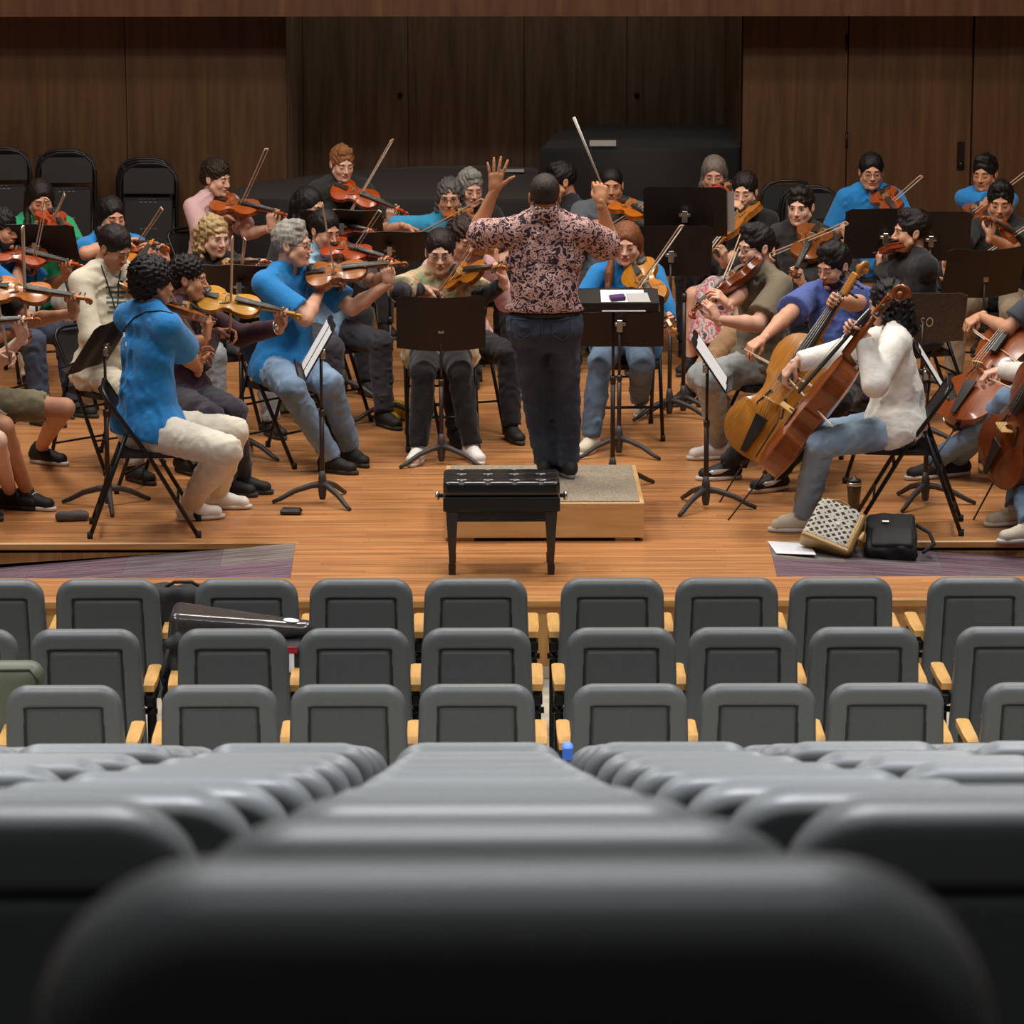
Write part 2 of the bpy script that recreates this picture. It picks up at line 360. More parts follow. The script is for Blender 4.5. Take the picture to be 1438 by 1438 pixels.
# carpeted ramps made of striped carpet tiles
def stripemat(name, a, b, c):
    return rampmat(name, [(.3, a), (.45, b), (.55, c), (.7, a)], 7.0, (.3, 7, 1), .95, 5, .25, bump=.3)
CT = [stripemat('carpet_plum', hexc('6a4f5b'), hexc('7b626d'), hexc('51434b')), stripemat('carpet_grey', hexc('736a68'), hexc('857c73'), hexc('5d5454')), stripemat('carpet_mix', hexc('675860'), hexc('786e6d'), hexc('574a54'))]
def ramp(name, x0a, x0b, x1, slope, label):
    """x0a/x0b: ends of the flush edge at back and front; descends towards x1"""
    root = empty(name, Matrix.Translation((x0a, RB, 0))); tag(root, label, 'ramp'); sg = 1 if x1 > x0a else -1
    n = 2; tw = .5; k = 0; rs = random.Random(4)
    while abs(k*tw) < abs(x1-x0a):
        for j in range(n):
            off = [0, .25][j]*tw
            ya = RF+(RB-RF)*j/n; yb = RF+(RB-RF)*(j+1)/n
            def xe(y): return x0b+(x0a-x0b)*(y-RF)/(RB-RF)
            xs = [max(0, k*tw-off), (k+1)*tw-off]
            P = [(xe(ya)+sg*xs[0], ya), (xe(ya)+sg*xs[1], ya), (xe(yb)+sg*xs[1], yb), (xe(yb)+sg*xs[0], yb)]
            if sg < 0: P = P[::-1]
            top = [(p[0]-x0a, p[1]-RB, -abs(p[0]-xe(p[1]))*slope+.002) for p in P]; g = .0006
            cx = sum(p[0] for p in top)/4; cy = sum(p[1] for p in top)/4
            top = [(p[0]+(g if p[0] < cx else -g), p[1]+(g if p[1] < cy else -g), p[2]) for p in top]; bot = [(p[0], p[1], p[2]-.01) for p in top]
            link('carpet_tile', MB().add(bot+top, [(3, 2, 1, 0), (4, 5, 6, 7), (0, 1, 5, 4), (1, 2, 6, 5), (2, 3, 7, 6), (3, 0, 4, 7)], 0, False), CT[rs.choice([0, 0, 1, 2])], root)
        k += 1
    L = abs(x1-x0a); P = [(x0b-x0a, RF-RB), (sg*L, RF-RB), (sg*L, 0), (0, 0)]
    if sg < 0: P = P[::-1]
    top = [(p[0], p[1], -.012-abs(p[0])*slope) for p in P]; bot = [(p[0], p[1], -.37) for p in top]
    link('ramp_base', MB().add(bot+top, [(3, 2, 1, 0), (4, 5, 6, 7), (0, 1, 5, 4), (1, 2, 6, 5), (2, 3, 7, 6), (3, 0, 4, 7)], 0, False), CT[2], root)
ramp('carpeted_ramp', lx, lx2, -6.5, .085, 'plum and grey striped carpet ramp sloping down at the left of the stage')
ramp('carpeted_ramp', rx, rx2, 6.5, .065, 'plum and grey striped carpet ramp sloping down at the right, below the bag')
# back walls ------------------------------------------------------------
WY = 28.5; CY = 30.6; BZ = at(719, 23, 27.9)[2]
xl = at(402, 120, WY)[0]; xr = at(1043, 120, WY)[0]
def panelled(name, x0, x1, y, m, seams, z1=4.6):
    w = struct(slab(name, (x0, y+.03, 0), (x1, y+.15, z1), DARK)); c = w.location; xs = [x0]+seams+[x1]
    for a, b in zip(xs[:-1], xs[1:]): link('panel', MB().box((0, 0, 0), (b-a-.004, .03, z1), bev=.002), m, w, ((a+b)/2-c.x, y+.015-c.y, z1/2-c.z))
    return w
panelled('wall_back_left', -7, xl, WY, WOODW, [xl-1.22*k for k in (4, 3, 2, 1)])
wr = panelled('wall_back_right', xr, at(1190, 120, WY)[0], WY, WOODW, [])
xd1 = at(1190, 120, WY)[0]; xd2 = at(1366, 120, WY)[0]
for nme, a, b in (('door_1', xd1, xd2), ('door_2', xd2, xd2+.94)):
    d = struct(link(nme, MB().box((0, 0, 0), (b-a-.012, .04, 2.3), bev=.004), WOODW, loc=((a+b)/2, WY+.02, 1.15)))
    if nme == 'door_1':
        p = at(1349, 219, WY-.004); link('door_handle', MB().box((0, 0, 0), (.055, .012, .22), bev=.004).sph((0, -.03, -.06), .026, 8).tube([(0, 0, -.06), (0, -.03, -.06)], .01), mat('bronze', (.03, .025, .02), .4, .8), d, p-V(d.location))
        for zz in (196, 60): p = at(1189, zz, WY-.004); link('hinge', MB().box((0, 0, 0), (.018, .012, .12)).tube([(0, -.008, -.06), (0, -.008, .06)], .008), mat('bronze'), d, p-V(d.location))
struct(slab('wall_back_top', (xd1, WY, 2.3), (7, WY+.15, 4.6), WOODW)); panelled('wall_back_far', xd2+.94, 7, WY, WOODW, [])
struct(slab('wall_gap', (xd1-.02, WY+.05, 0), (7, WY+.15, 2.4), DARK))
wc = panelled('wall_back_centre', xl-.1, xr+.3, CY, WOODW2, [at(v, 120, CY)[0] for v in (425, 573, 736, 880)])
for (px, py) in ((562, 133), (894, 133)):
    p = at(px, py, CY-.004); link('wall_bolt', MB().sph((0, 0, 0), .022, 8, sc=(1, .5, 1)), DARK, wc, p-V(wc.location))
struct(slab('wall_recess_left', (xl-.12, WY+.03, 0), (xl, CY+.1, 4.6), WOODW2)); struct(slab('wall_recess_right', (xr, WY+.03, 0), (xr+.12, CY+.1, 4.6), WOODW))
bm = struct(slab('trim_4', (-7, 27.9, BZ), (7, WY+.0, 4.6), WOODB)); struct(slab('ceiling_recess', (xl-.1, WY+.0, 4.6), (xr+.1, CY+.1, 4.7), WOODB)); area('recess_fill', ((xl+xr)/2, 29.4, 4.45), (0, 0, 0), 2.4, .4, 26, (1, .93, .84))  # last item: unseen fill lamp, added to brighten the recess wall
struct(slab('wall_left', (-7.1, -2, -.6), (-7, 31, 7.5), WOODW)); struct(slab('wall_right', (7, -2, -.6), (7.1, 31, 7.5), WOODW))
struct(slab('wall_upper', (-7, 27.9, 4.6), (7, 28.1, 7.5), WOODB)); 
struct(slab('ceiling', (-7.1, -2, 7.5), (7.1, 31, 7.6), mat('ceiling', hexc('b5b0a8'), .9))); struct(slab('wall_rear', (-7, -2.1, -.6), (7, -2, 7.5), mat('rear_wall', hexc('8d8880'), .9)))
# auditorium floor ---------------------------------------------------------
TILE = rampmat('aisle_floor', [(.35, hexc('8f8878')), (.5, hexc('a59d8b')), (.65, hexc('bdb5a1'))], 5, (1, 1, 1), .6, 6, .2)
TOPS = [1222, 1160, 1127, 1111, 1101, 1086, 1076, 1066, 1059, 1045.5, 1048, 1049.5]
def drow(y_px, d): r = ray(719, y_px); return CP+r*d
ROWS = []
for k, y in enumerate(TOPS): ROWS.append(atd(719, y, 1.765+.903*k))
for y, d in ((962, 14.80), (883, 15.63), (813, 16.60)): ROWS.append(atd(719, y, d))
SEAT_H = .87
fl = []
for k, p in enumerate(ROWS[:12]):
    zf = p[2]-SEAT_H; y0 = p[1]-.45; y1 = p[1]+.5
    struct(slab('floor_step', (-7, y0, -1.0), (7, y1, zf), mat('step_carpet', hexc('4a4a4c'), .95)))
struct(slab('floor_hall', (-7, ROWS[11][1]+.4, AUD_Z-.05), (7, STAGE_Y+.06, AUD_Z), TILE))
struct(slab('floor_rear', (-7, -2, -1.0), (7, ROWS[0][1]-.45, ROWS[0][2]-SEAT_H), mat('step_carpet')))
# ================================================================== auditorium seats
GREY = mat('seat_plastic', hexc('616465'), .42, 0, .45, noise=(60, .03), bump=(600, .04))
GREYD = mat('seat_fabric', hexc('3b3d40'), .9, noise=(200, .08)); ARM = rampmat('armrest_wood', [(.3, hexc('d09a52')), (.7, hexc('e4b26c'))], 6, (9, 1, 1), .38, 4, .2, coat=.2)
def shell_mesh():
    vx = .0065; s = SDF((-.25, -.09, -.60), (.25, .09, 0.01), vx); sl, g = s.reg(s.o, s.o+s.n*s.v)
    # local: x across, y thickness (rear face at -y), z up, top at z = 0
    z = g[2]; x = g[0]; y = g[1]+0*z
    half = .2265+.018*np.clip(-z/.5, 0, 1); rc = .085
    qx = np.abs(x)-(half-rc); qz = z+rc
    d2 = np.sqrt(np.maximum(qx, 0)**2+np.maximum(qz, 0)**2)+np.minimum(np.maximum(qx, qz), 0)-rc
    bulge = .012*np.cos(np.clip(x/.23, -1, 1)*PI/2)
    ty = np.abs(y-.0)-.036; re = .027
    a = d2+re; b = ty+re+0*x
    d = np.sqrt(np.maximum(a, 0)**2+np.maximum(b, 0)**2)+np.minimum(np.maximum(a, b), 0)-re
    s.a[sl] = d
    # recessed rear panel with a soft groove
    ph = .150+.010*np.clip(-z/.5, 0, 1); pr = .018; px_ = np.abs(x)-(ph-pr); pz = (z+.082)+pr
    p2 = np.sqrt(np.maximum(px_, 0)**2+np.maximum(pz, 0)**2)+np.minimum(np.maximum(px_, pz), 0)-pr
    pan = np.maximum(p2, (y+.032))
    s.comb(sl, np.broadcast_to(pan, s.a[sl].shape), .006, 'sub')
    gr = np.sqrt((p2+.002)**2+(y+.033)**2)-.0085; s.comb(sl, np.broadcast_to(gr, s.a[sl].shape), .004, 'sub')
    s.cutplane((0, 0, -.56), (0, 0, -1)); v, t, q = s.out(.0)
    fq = v[q].mean(1); p2q = np.maximum(np.abs(fq[:, 0])-(.150+.010*np.clip(-fq[:, 2]/.5, 0, 1)), fq[:, 2]+.082); mq = np.where((fq[:, 1] < -.015) & (p2q < .0065), 1, 0); mq = np.where((mq == 1) & (p2q > -.0045), 2, mq)
    ft_ = v[t].mean(1) if len(t) else np.zeros((0, 3)); mt = np.where((ft_[:, 1] < -.015) & (np.maximum(np.abs(ft_[:, 0])-.15, ft_[:, 2]+.082) < .0065), 1, 0) if len(t) else np.zeros(0, int)
    tilt = R(9); c, sn = math.cos(tilt), math.sin(tilt); v = v@np.array([[1, 0, 0], [0, c, -sn], [0, sn, c]]).T   # top leans to the rear (-y)
    return joinmesh('shell', [(v, t, q, (mt, mq))])
SHELL = shell_mesh(); SHELL.materials.append(GREY); SHELL.materials.append(mat('seat_panel', hexc('575a5b'), .6, 0, .35, noise=(60, .04), bump=(900, .15))); SHELL.materials.append(mat('seat_groove_shade', hexc('303233'), .7))  # third material: shade of the groove put into a darker grey
def rotx(mb, a):
    c, s = math.cos(a), math.sin(a); return mb.xf(np.array([[1, 0, 0], [0, c, -s], [0, s, c]]))
CUSH = MB().box((0, .055, -.30), (.40, .05, .46), bev=.02).me('cushion'); CUSH.materials.append(GREYD)
PAN = rotx(MB().box((0, 0, 0), (.42, .07, .40), bev=.025), R(-12)).me('seat_pan'); PAN.materials.append(GREYD)
ARMM = MB(); ARMM.prism([(-.022, 0), (.022, 0), (.027, .10), (.027, .34), (.015, .36), (-.015, .36), (-.027, .34), (-.027, .10)], .028); ARMM = ARMM.me('armrest'); ARMM.materials.append(ARM)
LEG = MB().box((0, .16, -.045), (.045, .30, .05), bev=.008).box((0, .14, -.34), (.038, .05, .56), bev=.006).box((0, .13, -.60), (.06, .30, .03), bev=.004).tube([(-.03, .06, -.10), (.03, .06, -.10)], .014, 8); LEG = LEG.me('standard'); LEG.materials.append(BLACK)
BASEX = [-2.638, -2.126, -1.614, -.997, -.487, .024, .632, 1.142, 1.652, 2.268, 2.78]
seat0 = None
def seat(x, p, left, label, group, name='auditorium_seat', shellmat=None):
    global seat0
    M = Matrix.Translation((x, p[1], p[2]-SEAT_H)); r = empty(name, M); tag(r, label, 'seat', group)
    o = link('seat_back', SHELL, None, r, (0, 0, SEAT_H)); link('cushion', CUSH, None, r, (0, .035, SEAT_H))
    link('seat_pan', PAN, None, r, (0, .20, .50))
    sides = [1]+([-1] if left else [])
    for s_ in sides: link('armrest', ARMM, None, r, (s_*.257, .06, .585)); link('standard', LEG, None, r, (s_*.257, .06, .585))
    return r
ORD = ['first', 'second', 'third', 'fourth', 'fifth', 'sixth', 'seventh', 'eighth', 'ninth', 'tenth', 'eleventh', 'twelfth', 'thirteenth', 'fourteenth', 'fifteenth']
nrow = len(ROWS); COLN = {}
for k, p in enumerate(ROWS):
    fs = nrow-1-k; rowname = ORD[fs]
    if k < 12:
        d = dep(p); half = .16*d+.3; cols = [(.021+.51*n, False) for n in range(-9, 10) if abs(.021+.51*n-d*.003) < half]
    else: cols = [(x, i in (0, 3, 6, 9)) for i, x in enumerate(BASEX)]
    vis = [c for c in cols if -75 < proj((c[0], p[1], p[2]))[0] < 1438+75 or abs(c[0]) < .3]
    for i, (x, lf) in enumerate(vis):
        if k == 14: where = 'grey auditorium seat in the row nearest the stage, %s from the left' % ORD[i]
        elif k == 0 and abs(x-.021) < .01: where = 'large blurred grey seat back closest to the camera, bottom centre'
        else: where = 'grey auditorium seat in the %s row from the stage, %s from the left' % (rowname, ORD[i])
        seat(x, p, lf or i == 0, where, 'grey seats in the %s row from the stage' % rowname)
# details on the seats: folded olive seat at the left, blue tape
# ================================================================== people
def head_template():
    s = SDF((-.10, -.13, -.20), (.10, .13, .13), .0042)
    s.ell((0, -.014, .030), (.074, .094, .086), k=.01); s.ell((0, .030, -.030), (.058, .060, .080), k=.03)
    s.ell((0, .042, -.080), (.038, .040, .030), k=.03); s.cap((-.034, .080, .019), (.034, .080, .019), .009, .009, .014)
    for q in (-1, 1):
        s.ell((q*.040, .058, -.032), (.022, .026, .026), k=.018); s.ell((q*.030, .101, -.001), (.017, .018, .012), k=.012, op='sub')
        s.ell((q*.0305, .0755, -.001), (.0145, .0125, .0115), k=.004)
        s.cap((q*.055, .02, -.055), (q*.030, .055, -.098), .022, .016, .02)
    s.cap((0, .086, .004), (0, .108, -.032), .0065, .0105, .012)
    for q in (-1, 1): s.ell((q*.0115, .096, -.036), (.008, .010, .007), k=.005)
    s.ell((0, .091, -.058), (.024, .009, .006), k=.005); s.ell((0, .089, -.068), (.020, .009, .0065), k=.005)
    s.ell((0, .1, -.063), (.022, .006, .0012), k=.002, op='sub')
    s.ell((0, .080, -.098), (.020, .016, .015), k=.014)
    for q in (-1, 1):
        Mx = np.array([[1, 0, -.0*q], [0, .95, .3], [0, -.3, .95]]); s.ell((q*.077, -.008, -.008), (.010, .019, .032), M=Mx, k=.004)
        s.ell((q*.087, -.006, -.004), (.007, .010, .019), M=Mx, k=.003, op='sub')
    s.cap((0, -.020, -.06), (0, -.028, -.115), .052, .050, .02)
    v, t, q = s.out(.03)
    def lip(f):
        c = v[f].mean(1); return (((c[:, 0]/.023)**2+((c[:, 2]+.063)/.0125)**2) < 1) & (c[:, 1] > .086)
    mt = np.where(lip(t), 1, 0) if len(t) else np.zeros(0, int); mq = np.where(lip(q), 1, 0)
    return v, t, q, (mt, mq)
HEAD = head_template()
def basis(yaw, pitch=0, roll=0):
    """columns right, forward, up; yaw 0 faces the audience (-Y), +90 faces +X; pitch down"""
    y = R(yaw); f = V(math.sin(y), -math.cos(y), 0); l = V(-f[1], f[0], 0); r = -l; u = V(0, 0, 1)
    p = R(pitch); f2 = f*math.cos(p)-u*math.sin(p); u2 = u*math.cos(p)+f*math.sin(p)
    a = R(roll); r3 = r*math.cos(a)+u2*math.sin(a); u3 = u2*math.cos(a)-r*math.sin(a); return np.stack([r3, f2, u3], 1)
# hair ------------------------------------------------------------------
def hair_mesh(style, seed=0, ln=.0):
    """a shell over the skull, cut back to the hairline, with locks added"""
    v = .0078; fr_ = style == 'longfront'; style = 'long' if fr_ else style; big = style in ('long', 'wavy', 'curlylong'); s = SDF((-.17, -.2, -.42 if big else -.17), (.17, .17, .2), v)
    def face(w, top, dep, side=.075):
        # forehead and face opening: everything in front of the ears below the hairline
        s.ell((0, .130, top-.115), (w, dep, .118), k=.012, op='sub'); s.ell((0, .070, -.055), (.13, side*.72, .062), k=.012, op='sub')
    if style == 'afro':
        s.ell((0, -.022, .048), (.108, .118, .104), k=.01); s.ell((0, -.06, -.02), (.088, .068, .07), k=.03); face(.078, .062, .085); s.noise(.0075, .020, seed, 7)
    elif style == 'curly':
        s.ell((0, -.016, .046), (.087, .103, .090), k=.01); s.ell((0, -.05, -.01), (.080, .064, .062), k=.02); face(.072, .070, .078); s.noise(.0068, .019, seed, 7)
    elif style in ('short', 'bald', 'buzz'):
        t = {'short': .007, 'bald': .003, 'buzz': .0035}[style]; s.ell((0, -.016, .034), (.0765+t, .0955+t, .087+t), k=.01); face(.068, .078, .072)
        s.cutplane((0, .0, -.040), nz(V(0, .45, -1)), .01)
        if style == 'short': s.cap((-.038, .040, .108), (.030, .052, .104), .018, .022, .03); s.cap((.0, -.03, .115), (.01, .03, .118), .018, .018, .03); s.noise(.0036, .022, seed, 6, (1, .5, 1))
        if style == 'bald': s.ell((0, .02, .13), (.05, .075, .05), k=.01, op='sub')
    else:
        t = .007; s.ell((0, -.018, .035), (.0775+t, .096+t, .088+t), k=.01); face(.060 if big else .070, .080, .074, .06 if big else .075)
        s.cap((0, .05, .135), (0, -.02, .142), .004, .004, .006, op='sub')
        if style in ('bun', 'pony'):
            s.cutplane((0, .0, -.060), nz(V(0, .7, -1)), .01)
            if style == 'bun': s.ell((0, -.125, .02), (.036, .034, .034), k=.01)
            else: s.cap((0, -.10, .0), (0, -.135, -.04), .024, .030, .02); s.cap((0, -.135, -.04), (.03, -.125, -.15), .030, .014, .02)
        else:
            L = -.20-ln
            for q in (-1, 1):
                s.cap((q*.072, .0, .01), (q*.080, -.01, -.08), .018, .022, .02, ((1, 0, 0), 1.2)); s.cap((q*.080, -.01, -.08), (q*(.095 if fr_ else .078), .075 if fr_ else .005, -.15 if fr_ else L), .026, .022 if fr_ else .014, .02)
                if fr_: s.cap((q*.095, .075, -.15), (q*.100, .125, L), .024, .018, .02, ((0, 1, 0), 1.2))
                s.cap((q*.05, -.07, .0), (q*.06, -.08, L), .042, .030, .03)
            s.cap((0, -.085, .0), (0, -.10, L), .050, .04, .03); s.ell((0, -.005, -.17), (.050, .060, .09), k=.01, op='sub'); s.ell((0, .11, -.07), (.062, .085, .105), k=.01, op='sub')
        if style in ('wavy', 'curlylong'): s.noise(.0072, .030 if style == 'wavy' else .022, seed, 7)
        else: s.noise(.0026, .02, seed, 7, (1, 1, .2))
    return s.out(.03)
HAIRC = {}
def hair_mat(c): return mat('hair_'+c, hexc(c), .55, spec=.35, noise=(90, .35, (1, 1, .25)), bump=(160, .5, (1, 1, .25)))
def skin_mat(c): return mat('skin_'+c, hexc(c), .5, spec=.35, sss=.06, noise=(18, .05))
def lip_mat(c):
    r = hexc(c); return mat('lip_'+c, (r[0]*.80, r[1]*.52, r[2]*.52), .45)
EYEW = mat('eye_white', (.55, .53, .50), .3); IRIS = mat('iris', (.02, .012, .008), .2)
def cloth(name, c, bump=.45, rough=.9): return mat('cloth_'+name, hexc(c), rough, sheen=.15, noise=(9, .07), bump=(26, bump))
def jeans(name, c):
    a = hexc(c); return rampmat('denim_'+name, [(.3, [x*.78 for x in a]), (.5, a), (.72, [min(1, x*1.3+.02) for x in a])], 5.5, (1, 1, .7), .9, 5, .3, bump=.25)
# hands -------------------------------------------------------------------
def hand_mesh(W, w, a, m, pose='grip', sc=1.0):
    """W wrist, w wrist->knuckles, a index->little, m palm side"""
    w = nz(w); a = nz(a-w*np.dot(a, w)); m = nz(m-w*np.dot(m, w)-a*np.dot(m, a)); W = V(W)
    s = SDF(W-.21*sc, W+.21*sc, .0048)
    off = [-.031, -.010, .011, .030]; ln = [.95, 1.03, .97, .78]; base = [.084, .088, .084, .076]
    seg = [.043, .027, .021]
    curls = {'grip': [38, 62, 45], 'neck': [35, 75, 55], 'open': [4, 5, 4], 'flat': [14, 18, 12], 'bow': [42, 48, 30], 'baton': [55, 70, 45]}[pose]
    spread = {'open': [-15, -3, 7, 18], 'flat': [-5, -1, 2, 6]}.get(pose, [-4, -1, 2, 5])
    s.cap(W-w*.02, W+w*.03, .025, .026, .01, (m, 1.25))
    for i in range(4):
        K = W+(w*base[i]+a*off[i])*sc; s.cap(W+w*.012+a*off[i]*.55, K, .0135*sc, .0108*sc, .014)
        sp = R(spread[i]); d = w*math.cos(sp)+a*math.sin(sp); p = K; ang = 0; r = [.0092, .0084, .0077, .0066]
        for j in range(3):
            ang += R(curls[j]*(1+.08*(i-1.5))); dd = d*math.cos(ang)+m*math.sin(ang); q = p+dd*seg[j]*ln[i]*sc
            s.cap(p, q, r[j]*sc*(.9 if i == 3 else 1), r[j+1]*sc*(.9 if i == 3 else 1), .0035); p = q
    B = W+(w*.022-a*.022+m*.004)*sc; s.cap(W+w*.01-a*.008, B, .016*sc, .0155*sc, .012)
    if pose == 'open': T1 = B+nz(w*.75-a*.8)*.042*sc; T2 = T1+nz(w*.7-a*.75)*.032*sc; T3 = T2+nz(w*.55-a*.85)*.024*sc
    elif pose == 'flat': T1 = B+nz(w*.85-a*.45+m*.2)*.042*sc; T2 = T1+nz(w*.95-a*.1+m*.2)*.03*sc; T3 = T2+nz(w)*.022*sc
    else: T1 = B+nz(w*.6-a*.35+m*.75)*.040*sc; T2 = T1+nz(w*.75+a*.1+m*.65)*.028*sc; T3 = T2+nz(w*.8+a*.25+m*.35)*.02*sc
    s.cap(B, T1, .0145*sc, .0112*sc, .008); s.cap(T1, T2, .0108*sc, .0095*sc, .004); s.cap(T2, T3, .0095*sc, .0075*sc, .004)
    return s.out(.03)
def ik(Sh, W, l1, l2, pole, epx=None, seg=None, near=0):
    d = W-Sh; D = np.linalg.norm(d); mx = (l1+l2)*.995
    if D > mx: f = min(D/mx, 1.22); l1 *= f; l2 *= f
    if D > l1+l2: W = Sh+nz(d)*(l1+l2)*.998; D = np.linalg.norm(W-Sh)
    x = (l1*l1-l2*l2+D*D)/(2*D); h = math.sqrt(max(l1*l1-x*x, 1e-5)); n = nz(W-Sh); c = Sh+n*x
    a = nz(np.cross(n, V(.3, .2, .9))); b = np.cross(n, a); best = None
    for i in range(96):
        t = 2*PI*i/96; e = c+(a*math.cos(t)+b*math.sin(t))*h
        cost = -np.dot(nz(e-c), nz(pole))*6
        if epx is not None: cost = cost*.6+np.linalg.norm(proj(e)-V(epx))
        cost += near*nz(e-c)[1]
        if seg is not None:
            for q_ in (e, e+(W-e)*.33, e+(W-e)*.66, Sh+(e-Sh)*.6):
                A_, B_ = seg; u_ = B_-A_; tt = np.clip(np.dot(q_-A_, u_)/np.dot(u_, u_), 0, 1); cost += max(0, .150-np.linalg.norm(q_-A_-u_*tt))*260
        if best is None or cost < best[0]: best = (cost, e)
    return best[1], W
def shoe_parts(A, d, style, origin, parent, bare=False):
    """A: ankle joint; d: toe direction (horizontal)"""
    d = nz(V(d[0], d[1], 0)); r = np.cross(d, V(0, 0, 1)); z0 = A[2]-.095
    heel = V(A[0], A[1], z0)-d*.045; toe = heel+d*.20
    if style.get('low', False): pass
    s = SDF(np.minimum(heel, toe)-.13, np.maximum(heel, toe)+.16, .0065)
    s.cap(heel+V(0, 0, .045), toe+V(0, 0, .034)-d*.025, .040, .040, .02, (V(0, 0, 1), 1.2)); s.cap(heel+V(0, 0, .075)+d*.015, heel+V(0, 0, .045)+d*.11, .040, .036, .02)
    if style.get('high', True): s.cap(heel+d*.03+V(0, 0, .06), V(A[0], A[1], z0+.115), .042, .040, .015, cut=(False, True))
    s.cutplane((0, 0, z0+.012), (0, 0, -1), .004); v, t, q = s.out(.03)
    o = link('shoe', joinmesh('shoe', [(v, t, q, 0)], origin), style['up'], parent)
    mb = MB(); n = 20; L = .272; pts = []
    for i in range(n):
        a = 2*PI*i/n; px = math.cos(a); py = math.sin(a); pts.append((px*L/2+.08*0, (py*(.0435 if px > 0 else .037))))
    c = (heel+toe)/2-d*.004
    mb.prism([(p[0], p[1]) for p in pts], .020, X=d, Y=-r if np.cross(d, -r)[2] > 0 else r, O=V(c[0], c[1], z0))
    link('sole', joinmesh('sole', [mbpart(mb)], origin), style['sole'], o)
    if style.get('swoosh'):
        side = style['swoosh']; mbs = MB(); m0 = V(c[0], c[1], z0)+r*side*.0455
        P = [(-.07, .052), (-.05, .035), (0, .040), (.055, .066), (0, .054), (-.035, .050), (-.05, .062)]
        mbs.prism(P, .004*1.0, X=-d, Y=V(0, 0, 1), O=m0 if side < 0 else m0); link('side_mark', joinmesh('side_mark', [mbpart(mbs)], origin), PAPER, o)
    if style.get('laces'):
        ml = MB()
        for i in range(4): p = heel+d*(.075+.022*i)+V(0, 0, .092-.012*i); ml.tube([p-r*.026, p+V(0, 0, .007), p+r*.026], .004, 5)
        link('laces', joinmesh('laces', [mbpart(ml)], origin), PAPER, o)
    return o
SH = {'white': dict(up=mat('shoe_white', hexc('e6e2dc'), .6), sole=mat('sole_white', hexc('d9d5cd'), .7), laces=1), 'black': dict(up=mat('shoe_black', hexc('1c1b1b'), .7), sole=mat('sole_grey', hexc('3a3a3a'), .8)),
      'vans': dict(up=mat('shoe_black'), sole=mat('sole_white'), laces=1), 'run': dict(up=mat('shoe_black'), sole=mat('sole_white'), swoosh=-1), 'cream': dict(up=mat('shoe_cream', hexc('cfc3ae'), .7), sole=mat('sole_white'), laces=1),
      'brown': dict(up=mat('shoe_brown', hexc('2c2422'), .5), sole=mat('sole_lt', hexc('7b7f80'), .7)), 'greysole': dict(up=mat('shoe_char', hexc('2a2a2c'), .8), sole=mat('sole_white'))}
def chair_at(x, y, yaw, label, z=0.0):
    o = CHAIR0 if not USED else dup(CHAIR0); USED.append(1); B = basis(yaw); o.matrix_world = mat4(B[:, 0], B[:, 1], B[:, 2], (x, y, z)); tag(o, label, 'chair', 'black folding chairs on the stage'); return o
PEOPLE = {}; PARTS_ = {}; USED = []
